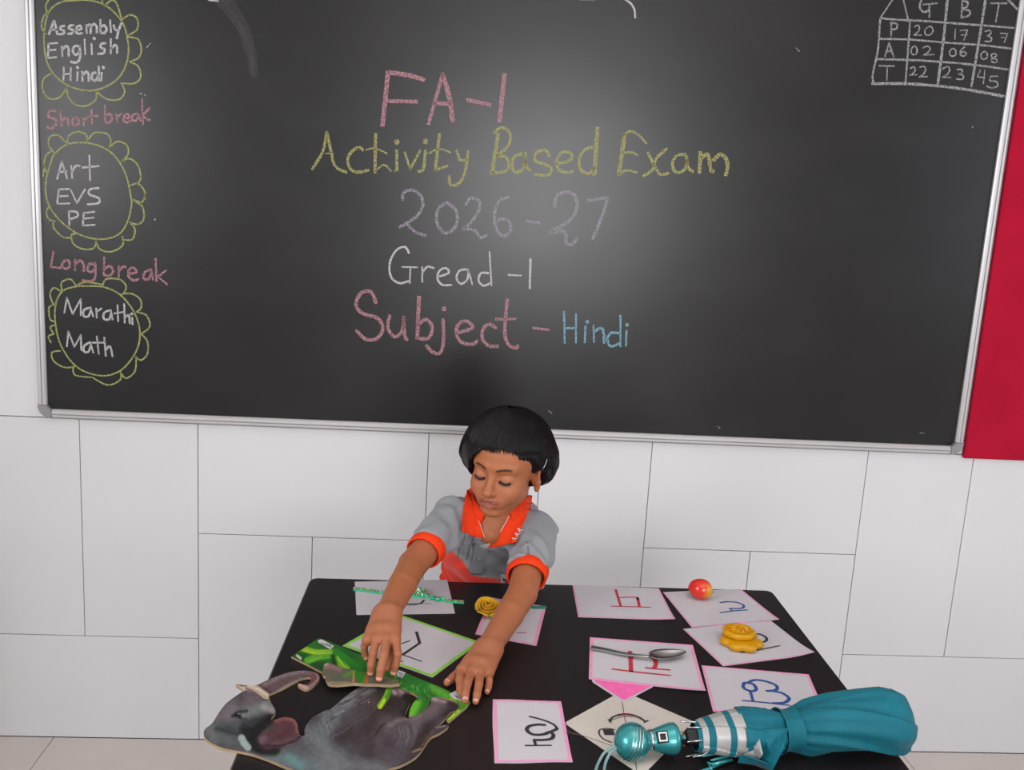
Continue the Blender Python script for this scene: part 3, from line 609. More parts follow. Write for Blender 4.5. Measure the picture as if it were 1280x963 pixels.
    g=9*np.sin(P[:,0]*.33+2*np.sin(P[:,1]*.21))*np.sin(P[:,1]*.4+np.sin(P[:,0]*.17)); return np.clip(C+n+g[:,None]*.6,8,250)
P0=at(420,900,TZ)
EL=painted('puzzle_piece',el,.0050,.0040,paint_elephant,origin=P0); EL.name='elephant_puzzle_board'
tag(EL,'big cut-out wooden board printed with a grey elephant, overhanging the table edge','puzzle')
strip=gp("22,190 205,70 245,80 380,135 520,195 640,243 760,290 880,342 1000,390 1110,442 1215,490 1190,528 1075,625 1058,613 1130,545 1142,520 1125,492 1080,478 1010,462 962,462 948,480 930,530 890,560 850,588 805,590 812,545 835,500 872,462 840,440 800,425 760,408 700,402 688,412 694,445 675,490 640,525 610,550 592,545 610,500 640,440 650,405 640,392 560,365 440,345 330,318 270,302 215,290 120,240",H7)[0]
def paint_jungle(P):
    R=np.random.RandomState(9); C=np.zeros((len(P),3))+np.array([38,118,34])
    def b(txt,tr,r,col,st=1,soft=1):
        nonlocal C
        for l in gp(txt,tr): C=brush(P,C,l,r,col,st,soft)
    b("40,190 120,215 230,270",H7,12,(28,74,30),.9); b("250,150 400,200",H7,16,(30,98,36),.8)
    b("100,140 180,165 300,165",H7,5,(150,200,40),1,.5); b("130,220 200,195 300,180",H7,6,(96,176,44),1,.5); b("315,165 340,230 385,268",H7,6,(120,196,36),1,.5); b("320,160 400,220 480,260",H7,6,(44,140,40),1,.5)
    b("105,150 200,175 290,168",H7,1.4,(210,230,80),.8); b("330,190 370,255 410,268",H7,1.3,(200,225,70),.8); b("140,222 220,196",H7,1.2,(180,215,90),.7)
    b("300,190 315,240",H7,5,(18,50,24),.9); b("60,185 85,205",H7,2,(220,235,200),.9,.5)
    b("500,200 760,330",H7,10,(52,150,44),.7); b("780,330 900,400",H7,18,(36,130,50),.8); b("960,400 1150,500",H7,9,(110,190,60),.8); b("1100,470 1200,510",H7,8,(150,205,60),.8); b("640,430 600,540",H7,9,(150,210,30),.9); b("860,500 820,580",H7,10,(120,205,50),.9)
    b("850,470 940,450",H7,6,(40,110,36),.7); b("1060,610 1140,560",H7,7,(190,220,60),.9)
    for k in range(150):
        x=R.uniform(560,1200); y=245+(x-560)*.39+R.uniform(5,110); g=[(170,225,80),(30,90,34),(90,190,70),(60,160,60),(14,60,24)][R.randint(5)]
        a=R.uniform(.6,2.2); L=R.uniform(10,36); b("%f,%f %f,%f"%(x,y,x+L*math.cos(a),y+L*math.sin(a)),H7,R.uniform(.6,1.5),g,.7)
    for k in range(40):
        x=R.uniform(590,690); y=R.uniform(400,540); b("%f,%f %f,%f"%(x,y,x+14,y+8),H7,.8,(205,235,70),.6)
    return np.clip(C+R.uniform(-6,6,(len(P),1)),5,250)
ST=painted('puzzle_piece',strip,.0047,.0037,paint_jungle,origin=at(480,840,TZ),sm=False); ST.name='jungle_puzzle_strip'
tag(ST,'long green leafy puzzle strip lying between elephant board and lime-bordered card','puzzle')
for px in ([(397,801),(402,799.5),(417.5,808),(413,812),(399,804)],[(496,841),(499,838),(507,841),(503,848),(496,845)],[(562,868),(570,863.5),(586,872),(583,878),(567,873)]):
    q=flat('number_sticker',px,.0052,.0003,M['paper'],ST)
SP_=ink(ST,'sticker_print','ink_t',.0012,H7,"220,100 240,104/222,108 245,116/250,105 258,122/262,108 275,126/280,112 288,130/740,300 768,315/742,318 762,330/1110,452 1135,462/1120,462 1145,474/1150,462 1158,476",.0057)
SP_['kind']='stuff'
# the piece being fitted by the right hand
held=gp("228,292 242,242 262,234 290,240 345,266 400,276 462,285 530,298 620,318 700,336 735,352 742,372 690,379 640,378 600,374 520,374 440,368 380,374 330,378 285,376 266,368 254,345 250,322 238,320",H7)[0]
def tilt(pv): return .0150+.006*np.clip((pv[:,1]-845)/20,-1,1)*0+.0*pv[:,0]
def paint_held(P):
    R=np.random.RandomState(5); C=np.zeros((len(P),3))+np.array([104,100,84])
    def b(txt,r,col,st=1,soft=1):
        nonlocal C
        for l in gp(txt,H7): C=brush(P,C,l,r,col,st,soft)
    b("245,255 300,262 340,275",6,(156,116,118),1); b("245,250 265,240",2.4,(205,165,168),1); b("300,320 400,330",9,(100,104,84),.8); b("380,320 425,300",5,(88,150,60),.9); b("470,300 500,350",8,(44,130,30),1,.4); b("440,290 435,365",2,(200,150,80),1); b("528,310 520,370",2.6,(190,90,40),1,.5)
    b("560,330 700,350",8,(110,102,92),.8); b("640,350 700,345",4,(90,110,60),.7); b("265,366 420,366",2,(170,160,120),.8)
    return np.clip(C+R.uniform(-8,8,(len(P),1)),5,250)
HP=painted('puzzle_piece',held,.0140,.0050,paint_held,origin=at(455,845,TZ+.009),sm=False,tilt=tilt); HP.name='small_puzzle_piece'
tag(HP,'small brownish puzzle piece held between the child\'s fingertips','puzzle')

# ---------------------------------------------------------------- spoon
M['steel']=mat('stainless_steel',(152,150,148),.34,metal=1)
def spoon():
    z0=TZ+.0035; P=[at(739,809,z0+.004),at(755,812,z0+.0035),at(775,816.5,z0+.004),at(795,819.5,z0+.006),at(812,821,z0+.007)]
    tip=at(858,815.5,z0+.009); nk=P[-1]; S=empty('spoon',(P[0]+tip)/2*np.array([1,1,0])+np.array([0,0,z0]),'stainless steel spoon lying across the pink-edged card','spoon')
    L=smooth_line(P,6); mb=MB(); V=[];F=[]; n=len(L)
    for k,p in enumerate(L):
        t=L[min(k+1,n-1)]-L[max(k-1,0)]; t/=np.linalg.norm(t); s=np.cross([0,0,1],t); s/=np.linalg.norm(s); f=k/(n-1); w=.0058*(1-f)**.7+.0026; h=.0011+.0012*f
        for j in range(10):
            a=2*math.pi*j/10; V.append(p+s*w*math.cos(a)+np.array([0,0,h*math.sin(a)-.0006*math.cos(a)**2]))
    F=[(k*10+j,k*10+(j+1)%10,(k+1)*10+(j+1)%10,(k+1)*10+j) for k in range(n-1) for j in range(10)]+[tuple(range(10))[::-1],tuple((n-1)*10+j for j in range(10))]
    link('handle',V,F,M['steel'],S,smooth=True)
    ax=tip-nk; Lb=np.linalg.norm(ax); ax/=Lb; sd=np.cross([0,0,1],ax); sd/=np.linalg.norm(sd); up=np.cross(ax,sd)
    V=[];n=20;m=12
    for side in (0,1):
        for i in range(n+1):
            f=i/n; wd=.0165*(math.sin(math.pi*min(1,f**.72*1.0))**.62 if 0<f<1 else 0)+.0015*(1-f)
            for j in range(m+1):
                g=-1+2*j/m; dep=.0085*(1-g*g)*(math.sin(math.pi*f)**.8 if 0<f<1 else 0)
                V.append(nk+ax*Lb*f+sd*wd*g-up*(dep-(0.0 if side else .0012)-.001))
    F=[];N=(n+1)*(m+1)
    for i in range(n):
        for j in range(m):
            a=i*(m+1)+j; F.append((a,a+m+1,a+m+2,a+1)); F.append((N+a,N+a+1,N+a+m+2,N+a+m+1))
        F.append((i*(m+1),N+i*(m+1),N+(i+1)*(m+1),(i+1)*(m+1))); b=i*(m+1)+m; F.append((b,b+m+1,N+b+m+1,N+b))
    link('bowl',V,F,M['steel'],S,smooth=True)
spoon()

# ---------------------------------------------------------------- red fruit
M['fruit']=mat('glossy_red_fruit_skin',(222,52,34),.18,spec=.6,attr='paint',coat=.3)
def fruit():
    c=at(875.5,737,TZ+.0215); r=.0205; mb=MB().ball((0,0,0),1,40); V=np.array(mb.V); ax=at(894,741,TZ+.02)-at(857,731,TZ+.023); ax/=np.linalg.norm(ax)
    b=np.cross([0,0,1],ax); b/=np.linalg.norm(b); u=np.cross(ax,b)
    X=V[:,2];Y=V[:,0];Z=V[:,1]; sh=1+.05*X
    W=c+r*(np.outer(X*1.2,ax)+np.outer(Y*sh,b)+np.outer(Z*sh,u))
    t=np.clip((X-.45)/.4+.25*Z*0+.12*np.sin(9*np.arctan2(Y,Z)),0,1)[:,None]; C=lin((216,44,30))*(1-t)+lin((206,160,30))*t
    s=np.clip((X-.2)/.5,0,1)[:,None]*(1-t); C=C*(1-s*.6)+lin((226,84,36))*s*.6
    off=W[:,2].min()-(TZ+.0018); W[:,2]-=off
    o=link('red_fruit',W,mb.F,M['fruit'],None,(c[0],c[1],W[:,2].min()),smooth=True,cols=C); tag(o,'glossy oval red fruit with a yellow patch, on the far right card','fruit')
    e=W[np.argmax(X)]; m2=MB().tube([e-ax*.002,e+ax*.0012,e+ax*.0015],[.0028,.002,.0005],10); m2.build('stem_scar',mat('dry_stem_scar',(140,120,40),.8),o,True)
fruit()

# ---------------------------------------------------------------- amber scalloped piece
M['amber']=mat('translucent_amber_plastic',(255,190,16),.12,spec=.7,trans=.4,ior=1.4,noise=.1,nscale=90)
def amber():
    c=at(926,806,TZ+.001); c[2]=TZ+.001
    O=empty('amber_ornament',c,'round translucent amber two-tier scalloped piece on the right-hand card','ornament')
    fr=lambda th,k:1+.20*abs(math.cos(3.5*th+.6))-.09
    MB().lathe(c,[(.001,0),(.028,0),(.034,.002),(.036,.007),(.034,.0115),(.028,.013),(.001,.0132)],60,fr=fr).build('scalloped_base',M['amber'],O,True)
    c2=c+np.array([-.002,.012,0])
    MB().lathe(c2,[(.001,.0125),(.024,.0125),(.0285,.015),(.0300,.019),(.0285,.023),(.025,.0245),(.021,.0238),(.018,.0225),(.015,.0236),(.008,.0262),(.001,.027)],48,fr=lambda th,k:1+.03*math.cos(7*th)).build('round_top',M['amber'],O,True)
    mb=MB()
    for k in range(9):
        a=2*math.pi*k/9; p=c2+np.array([math.cos(a)*.018,math.sin(a)*.018,.0245]); q=c2+np.array([math.cos(a+.5)*.007,math.sin(a+.5)*.007,.0268]); mb.tube([p,(p+q)/2+np.array([0,0,.001]),q],[.0015,.0024,.001],8)
    mb.build('petal_relief',M['amber'],O,True)
amber()

# ---------------------------------------------------------------- yellow rolled flower
M['yel']=mat('yellow_felt',(252,200,16),.75,noise=.25,nscale=70,bump=.3,bscale=400,sheen=.2)
def flower():
    c=at(609,768,TZ+.001); c[2]=TZ+.0012
    O=empty('yellow_flower',c,'yellow rolled paper rose on the small pink-edged card','flower')
    mb=MB(); V=[];F=[]; n=150
    tl=np.array([0,-.35,1]); tl/=np.linalg.norm(tl); a1=np.array([1,0,0]); a2=np.cross(tl,a1)
    for k in range(n+1):
        f=k/n; th=2*math.pi*3.6*f; r=.003+.0175*f; h=.027-.010*f; pet=1+.05*math.cos(3*th)
        for (rr,zz) in ((r*.55,.0),(r*.9,.35),(r*1.04*pet,.75),(r*1.18*pet,1.0)): V.append(c+a1*rr*math.cos(th)+a2*rr*math.sin(th)+np.array([0,0,.004])+tl*h*zz)
    for k in range(n):
        for j in range(3): a=k*4+j; F.append((a,a+4,a+5,a+1))
    o=link('rolled_petals',V,F,M['yel'],O,smooth=True); s=o.modifiers.new('s','SOLIDIFY'); s.thickness=.0008
    for k in range(5):
        a=2*math.pi*k/5+.4; V=[];F=[]
        for i in range(7):
            for j in range(7):
                s=(i/6-.5)*1.5; t=j/6; th=a+s*.75; rr=.010+.014*t; hh=.001+.018*t**.8-.008*max(0,t-.75)*4*.5-.006*abs(s)*t
                V.append(c+a1*rr*math.cos(th)+a2*rr*math.sin(th)+tl*hh+np.array([0,0,.004]))
        for i in range(6):
            for j in range(6): q=i*7+j; F.append((q,q+7,q+8,q+1))
        o=link('petal',V,F,M['yel'],O,smooth=True); s=o.modifiers.new('s','SOLIDIFY'); s.thickness=.0009
    MB().ball(c+tl*.020+np.array([0,0,.004]),.0035,12).build('flower_centre',mat('dark_flower_centre',(120,80,10),.9),O,True)
    MB().tube([c+np.array([.014,.002,.003]),c+np.array([.028,.006,.003]),c+np.array([.046,.004,.003])],.0016,8).build('stem',mat('olive_wire_stem',(110,90,20),.7),O,True)
flower()

# ---------------------------------------------------------------- beaded green band
M['gem']=mat('emerald_gem',(20,178,124),.15,spec=.7,coat=.5); M['ribbon']=mat('green_satin_ribbon',(52,190,140),.3,sheen=.3); M['gold']=mat('gold_bead',(196,170,110),.3,metal=.8); M['pearl']=mat('pale_bead',(206,224,206),.25,coat=.4)
def band():
    z=TZ+.0012; pts=[(441.5,737),(452,737.3),(472,740.5),(492,742.5),(508,743.5),(524,742.5),(536,746),(552,750),(567,752.5),(580,753.5)]
    L=smooth_line([at(u,v,z+.002) for u,v in pts],5); O=empty('beaded_band',at(512,745,z),'green beaded wristband with round jewelled centre, across the plain white card','wristband')
    mb=MB(); V=[]
    for k,p in enumerate(L):
        t=L[min(k+1,len(L)-1)]-L[max(k-1,0)]; t/=np.linalg.norm(t); s=np.cross([0,0,1],t)
        for (a,h) in ((-1,-.0015),(-1,.0012),(1,.0012),(1,-.0015)): V.append(p+s*a*.0042+np.array([0,0,h]))
    F=[(k*4+j,k*4+(j+1)%4,(k+1)*4+(j+1)%4,(k+1)*4+j) for k in range(len(L)-1) for j in range(4)]+[(3,2,1,0),tuple(len(V)-4+j for j in range(4))]
    link('ribbon',V,F,M['ribbon'],O)
    for k in range(1,len(L)-1):
        t=L[k+1]-L[k-1]; t/=np.linalg.norm(t); s=np.cross([0,0,1],t)
        for e in (-1,1):
            mm=M[('gem','gold','pearl')[(k+(e>0))%3]] if k%2 else M['gold']
            MB().ball(L[k]+s*e*.0022+np.array([0,0,.0022]),.0021,8,(1,1,.7)).build('bead',mm,O,True)
    c=at(523,742,z+.003)
    MB().lathe(c,[(.001,-.003),(.017,-.003),(.018,-.001),(.016,.001),(.001,.003)],28).build('medallion',M['ribbon'],O,True)
    for rr,nn,sz in ((.0150,18,.0026),(.0098,12,.0027),(.0050,7,.0022),(0,1,.004)):
        for k in range(nn):
            a=2*math.pi*k/nn; MB().ball(c+np.array([rr*math.cos(a),rr*math.sin(a),.003+.004*(1-rr/.016)]),sz,8).build('bead',M[('gem','pearl','gem','gold')[(k+nn)%4]],O,True)
    for (u,v) in ((540,746.5),(547,748.5),(554,748),(508,742.5)):
        p=at(u,v,z+.006); MB().box(p[0]-.005,p[0]+.005,p[1]-.0035,p[1]+.0035,p[2]-.004,p[2]+.0015,.0015).build('gem_block',M['gem'],O)
band()
# green tape end by the small card
tp_=flat('green_tape_strip',[(664,757.5),(683.5,758),(682.5,761.2),(664.5,761)],.0022,.0006,mat('green_tape',(54,140,118),.5),None); tag(tp_,'short dark green strip on the corner of the small pink-edged card','tape')

# ---------------------------------------------------------------- umbrella
M['teal']=mat('teal_umbrella_cloth',(6,104,120),.6,spec=.3,noise=.2,nscale=16,sheen=.05)
M['silver']=mat('silver_umbrella_lining',(178,176,174),.45,metal=.25,noise=.15,nscale=40)
M['pearlteal']=mat('metallic_turquoise_handle',(52,150,152),.3,metal=.55,coat=.6)
M['chrome']=mat('chrome_shaft',(200,200,200),.2,metal=1); M['blackp']=mat('black_plastic',(24,24,26),.4); M['whitep']=mat('white_print',(225,228,228),.5); M['cord']=mat('grey_green_cord',(128,158,158),.6)
def umbrella():
    def ax(u,v,r): return at(u,v,TZ+.0015+r)
    c0=ax(790,927.5,.0255); cE=ax(1141,901,.043); U=empty('folding_umbrella',np.array([(c0[0]+cE[0])/2,(c0[1]+cE[1])/2,TZ]),'turquoise folding umbrella with ball handle, loosely furled, lying over the right front','umbrella')
    d=(cE-c0); LN=np.linalg.norm(d); d/=LN; side=np.cross([0,0,1],d); side/=np.linalg.norm(side); up=np.cross(d,side)
    def f(u):  # distance along axis for a photo column
        lo,hi=-.1,LN+.1
        for _ in range(40):
            m=(lo+hi)/2; p=c0+d*m-CAM; uu=640+FPX*(p@RIGHT)/(p@FWD)
            if uu<u: lo=m
            else: hi=m
        return lo
    s=lambda px:px/ (FPX/((c0-CAM)@FWD))
    hb=MB(); hb.lathe(c0,[(.0005,-.0255)]+[(.0265*math.sin(math.pi*k/18),-.0255*math.cos(math.pi*k/18)) for k in range(1,18)]+[(.0005,.0255)],36,axis=d)
    H=hb.build('ball_knob',M['pearlteal'],U,True)
    mb=MB()
    for q,off in enumerate((-.009,-.003,.003,.009)):
        pts=[]
        for k in range(24):
            a=-1.25+2.5*k/23; nf_=-FWD-d*(-FWD@d); nf_/=np.linalg.norm(nf_); nb_=np.cross(d,nf_); n=nf_*math.cos(a)+nb_*math.sin(a); tt=off*.8-.006*a; rr=math.sqrt(max(1e-6,.0265**2-tt*tt)); pts.append(c0+d*tt+n*(rr+.0002))
        mb.tube(pts,.0008,6)
    mb.build('silver_stripe',M['chrome'],H,True)
    g=lambda u:f(u)
    MB().lathe(c0,[(.0005,g(806)),(.0135,g(806)),(.0138,g(813)),(.0155,g(818)),(.0180,g(825)),(.0208,g(833)),(.0222,g(839)),(.0218,g(844)),(.0185,g(846.5)),(.0005,g(847))],36,axis=d).build('handle',M['pearlteal'],U,True)
    MB().lathe(c0,[(.0130,g(811)),(.0148,g(812)),(.0148,g(814.5)),(.0138,g(815.5))],36,axis=d).build('chrome_ring',M['chrome'],U,True)
    # button
    n=-FWD*.75+up*.5; n=n-d*(n@d); n/=np.linalg.norm(n); b=np.cross(d,n); bc=c0+d*g(824)
    def sq(w,h0,h1,name,m,par):
        c=bc; V=[c+d*sx*w+b*sy*w+n*h for h in (h0,h1) for sy in(-1,1) for sx in(-1,1)]
        return link(name,V,[(0,2,3,1),(4,5,7,6),(0,1,5,4),(2,6,7,3),(0,4,6,2),(1,3,7,5)],m,par)
    B=sq(.0078,.010,.0203,'push_button',M['blackp'],U); sq(.0061,.014,.0207,'button_border',M['whitep'],B); sq(.0043,.014,.0211,'button_centre',M['blackp'],B)
    MB().tube([c0+d*g(847),c0+d*g(900)],.0042,14).build('shaft',M['chrome'],U,True)
    hub=MB().lathe(c0,[(.001,g(856)),(.009,g(856)),(.013,g(860)),(.010,g(864)),(.014,g(868)),(.014,g(876)),(.01,g(880)),(.001,g(881))],20,axis=d,fr=lambda th,k:1+.18*math.cos(4*th)); hub.build('runner_hub',M['blackp'],U,True)
    # rib ends
    for k in range(8):
        a=2*math.pi*k/8+.3; n1=up*math.cos(a)+side*math.sin(a); rr=.020+.004*(k%3)
        MB().tube([c0+d*g(895)+n1*.014,c0+d*g(872)+n1*rr,c0+d*g(853+3*(k%3))+n1*(rr+.002)],[.0011,.0011,.0009],6).build('rib_end',M['chrome'],U,True)
    # canopy: profile along the axis (column, radius mm, cloth fold depth)
    def canopy(name,cols_,m,amp,nf,ph,tw,par=U,dv=0,flatb=True,thick=.0008):
        N=120; st=[]; xs=[c for c,_,_,_ in cols_]
        X=np.linspace(xs[0],xs[-1],max(14,int((xs[-1]-xs[0])/2.2)))
        R=np.interp(X,xs,[c[1] for c in cols_]); O1=np.interp(X,xs,[c[2] for c in cols_]); O2=np.interp(X,xs,[c[3] for c in cols_]); V=[]
        for i,x in enumerate(X):
            q=(x-868)/276; cc=c0+d*g(x)+up*O1[i]+side*O2[i]
            for j in range(N):
                th=2*math.pi*j/N; w=th+tw*q
                saw=((nf*w/(2*math.pi)+ph)%1.0); pl=amp*(saw**1.6-.4)+amp*.35*math.sin(2.3*w+7*q)+amp*.25*math.sin(11*w-9*q)*(1-abs(2*q-1))
                r=R[i]*(1+pl); P=cc+r*(math.cos(th)*up*.94+math.sin(th)*side)
                if flatb: P[2]=max(P[2],TZ+.0025+.0004*math.sin(5*th))
                V.append(P)
        F=np.array([(i*N+j,i*N+(j+1)%N,(i+1)*N+(j+1)%N,(i+1)*N+j) for i in range(len(X)-1) for j in range(N)])
        o=link(name,np.array(V),F,m,par,smooth=True); o2=o.modifiers.new('t','SOLIDIFY'); o2.thickness=thick
        return o
    e=canopy('canopy',[(921,.034,.000,.0),(932,.035,.0,0),(955,.034,0,0),(972,.029,0,.0),(982,.025,0,0),(992,.0275,0,0),(1010,.035,.002,0),(1040,.040,.004,0),(1075,.044,.006,0),(1100,.047,.006,0),(1116,.045,.004,0),(1127,.038,.001,0),(1134,.026,-.004,0),(1137,.008,-.006,0)],M['teal'],.19,5,.3,2.2)
    canopy('tie_strap',[(973,.0335,0,0),(980,.0295,0,0),(987,.0300,0,0),(995,.0335,0,0)],M['teal'],.03,3,.2,.0)
    for nm,cols_,mm,ph in (('hem_band',[(868,.021,0,0),(873,.0228,0,0)],M['teal'],.1),('lining_band',[(873,.0228,0,0),(880,.0255,0,0)],M['silver'],.3),('hem_band',[(880,.0255,0,0),(888,.0275,0,0)],M['teal'],.5),('lining_band',[(888,.0275,0,0),(904,.0322,0,0)],M['silver'],.7),('hem_band',[(904,.0322,0,0),(911,.0340,0,0)],M['teal'],.2),('lining_band',[(911,.0340,0,0),(924,.0362,0,0)],M['silver'],.4)):
        canopy(nm,[(a_,r_*.94,q_,w_) for a_,r_,q_,w_ in cols_],mm,.08,5,.3,2.2)
    # loose flaps in front of the tie
    def flap(name,px,hs,m):
        pts=[at(u,v,TZ+h) for (u,v),h in zip(px,hs)]; n=len(pts); c=sum(pts)/n+np.array([0,0,.004]); V=[c]; F=[]
        R=10
        ring=[]
        for k in range(n):
            for t in range(4): ring.append(pts[k]*(1-t/4)+pts[(k+1)%n]*(t/4))
        K=len(ring)
        for r in range(1,6):
            for p in ring:
                q=c+(p-c)*(r/5); V.append(q+np.array([0,0,.0018*math.sin(r*2.1+len(V)*.35)]))
        F=[(0,1+k,1+(k+1)%K) for k in range(K)]+[(1+(r-1)*K+k,1+r*K+k,1+r*K+(k+1)%K,1+(r-1)*K+(k+1)%K) for r in range(1,5) for k in range(K)]
        o=link(name,V,F,m,U,smooth=True); s_=o.modifiers.new('t','SOLIDIFY'); s_.thickness=.0007
    flap('loose_flap',[(940,914),(985,912),(980,935),(966,962),(945,951),(952,932)],[.05,.062,.05,.014,.010,.034],M['teal'])
    flap('loose_flap',[(925,925),(938,914),(950,925),(954,942),(946,953),(930,952)],[.036,.046,.047,.036,.012,.010],M['silver'])
    flap('loose_flap',[(925,944),(940,948),(962,955),(964,962),(945,957),(922,955)],[.024,.024,.022,.006,.005,.006],M['teal'])
    for (pp) in ([(904,940,.012),(880,945,.010),(866,945,.009)],[(910,946,.010),(893,950,.008),(888,951,.008)],[(915,950,.008),(890,956,.006),(884,953,.006),(890,963,.005)],[(905,953,.005),(885,962,.004),(870,966,.004)]):
        MB().tube([at(u,v,TZ+h) for u,v,h in pp],[.0026,.0022,.0011,.0008][:len(pp)],8).build('rib_tip',M['pearlteal'],U,True)
    for k,(a,b_) in enumerate((((768,932),[(757,940),(749,952),(744,966),(742,985)]),((770,934),[(763,942),(757,954),(755,968),(756,985)]))):
        P=[at(a[0]+3,a[1],TZ+.024)]+[at(u,v,TZ+h) for (u,v),h in zip(b_,(.012,.0035,.0025,.0025))]
        MB().tube(smooth_line(P,6),.0021,8).build('wrist_cord',M['cord'],U,True)
umbrella()
# ---------------------------------------------------------------- the child: fields and surface extraction
class Field:
    "signed-distance volume built from rounded primitives; mesh() extracts one continuous surface"
    def __init__(s,lo,hi,h): 
        s.lo=np.array(lo,float); s.h=h; s.n=np.ceil((np.array(hi)-s.lo)/h).astype(int)+1; s.D=np.full(tuple(s.n),.05,np.float32)
    def box(s,a,b,pad):
        i0=np.clip(np.floor((np.minimum(a,b)-pad-s.lo)/s.h).astype(int),0,s.n); i1=np.clip(np.ceil((np.maximum(a,b)+pad-s.lo)/s.h).astype(int)+1,0,s.n)
        return tuple(slice(p,q) for p,q in zip(i0,i1))
    def pts(s,sl):
        g=[(s.lo[k]+s.h*np.arange(sl[k].start,sl[k].stop)).astype(np.float32) for k in range(3)]
        return g[0][:,None,None],g[1][None,:,None],g[2][None,None,:]
    def comb(s,sl,d,k,op):
        A=s.D[sl]
        if op=='add': 
            h=np.maximum(k-np.abs(A-d),0)/k if k>0 else 0; s.D[sl]=np.minimum(A,d)-h*h*k*.25
        elif op=='cut':
            d=-d; h=np.maximum(k-np.abs(A-d),0)/k if k>0 else 0; s.D[sl]=np.maximum(A,d)+h*h*k*.25
    def cone(s,a,b,ra,rb,k=.004,op='add'):
        a=np.asarray(a,float);b=np.asarray(b,float); sl=s.box(a,b,max(ra,rb)+k+2*s.h)
        if any(q.stop<=q.start for q in sl): return
        X,Y,Z=s.pts(sl); ab=b-a; L=ab@ab+1e-12; t=np.clip(((X-a[0])*ab[0]+(Y-a[1])*ab[1]+(Z-a[2])*ab[2])/L,0,1)
        d=np.sqrt((X-a[0]-t*ab[0])**2+(Y-a[1]-t*ab[1])**2+(Z-a[2]-t*ab[2])**2)-(ra+(rb-ra)*t); s.comb(sl,d.astype(np.float32),k,op)
    def ell(s,c,r,R=None,k=.01,op='add'):
        "ellipsoid, R columns = its axes"
        c=np.asarray(c,float); r=np.asarray(r,float); R=np.eye(3) if R is None else R; sl=s.box(c,c,r.max()+k+2*s.h)
        if any(q.stop<=q.start for q in sl): return
        X,Y,Z=s.pts(sl); X=X-c[0];Y=Y-c[1];Z=Z-c[2]; q=[(X*R[0,i]+Y*R[1,i]+Z*R[2,i]) for i in range(3)]
        k0=np.sqrt(sum((q[i]/r[i])**2 for i in range(3))); k1=np.sqrt(sum((q[i]/r[i]**2)**2 for i in range(3)))+1e-9
        s.comb(sl,(k0*(k0-1)/k1).astype(np.float32),k,op)
    def chain(s,P,R,k=.004,op='add'):
        for a,b,ra,rb in zip(P[:-1],P[1:],R[:-1],R[1:]): s.cone(a,b,ra,rb,k,op)
    def half(s,c,n,k=0):
        "keep the side the normal points away from"
        X,Y,Z=s.pts(tuple(slice(0,q) for q in s.n)); d=(X-c[0])*n[0]+(Y-c[1])*n[1]+(Z-c[2])*n[2]; s.D=np.maximum(s.D,d.astype(np.float32))
    def mesh(s):
        D=s.D; D[0]=D[-1]=.05; D[:,0]=D[:,-1]=.05; D[:,:,0]=D[:,:,-1]=.05; I=D<0
        nx,ny,nz=D.shape; cnt=np.zeros((nx-1,ny-1,nz-1),np.uint8)
        for i in(0,1):
            for j in(0,1):
                for k in(0,1): cnt+=I[i:nx-1+i,j:ny-1+j,k:nz-1+k]
        act=np.argwhere((cnt>0)&(cnt<8)); idx=np.full(cnt.shape,-1,np.int32); idx[tuple(act.T)]=np.arange(len(act)); del cnt
        S=np.zeros((len(act),3)); W=np.zeros(len(act)); cor=[(i,j,k) for i in(0,1) for j in(0,1) for k in(0,1)]
        val={c:D[act[:,0]+c[0],act[:,1]+c[1],act[:,2]+c[2]].astype(float) for c in cor}
        for a in cor:
            for ax in range(3):
                if a[ax]: continue
                b=list(a); b[ax]=1; b=tuple(b); m=(val[a]<0)!=(val[b]<0); t=np.where(m,val[a]/(val[a]-val[b]+1e-20),0)
                p=np.array(a,float)[None,:]+0*S; p[:,ax]+=t; S+=p*m[:,None]; W+=m
        V=s.lo+s.h*(act+S/W[:,None]); F=[]
        for ax in range(3):
            o=[k for k in range(3) if k!=ax]; sl0=[slice(None)]*3; sl1=[slice(None)]*3; sl0[ax]=slice(0,-1); sl1[ax]=slice(1,None)
            E=np.argwhere(I[tuple(sl0)]!=I[tuple(sl1)]); E=E[(E[:,o[0]]>0)&(E[:,o[1]]>0)]
            q=[]
            for (u,v) in((-1,-1),(0,-1),(0,0),(-1,0)):
                e=E.copy(); e[:,o[0]]+=u; e[:,o[1]]+=v; q.append(idx[tuple(e.T)])
            Q=np.stack(q,1); ins=I[tuple(E.T)]; fl=ins if ax!=1 else ~ins
            Q[~fl]=Q[~fl][:,::-1]; F.append(Q)
        return V,np.concatenate(F)
def pix(V):
    P=V-CAM; z=P@FWD; return np.c_[640+FPX*(P@RIGHT)/z,481.5-FPX*(P@UP)/z]
A3=lambda *a:np.array(a,float)
def sstep(x,a,b): t=np.clip((x-a)/(b-a),0,1); return t*t*(3-2*t)

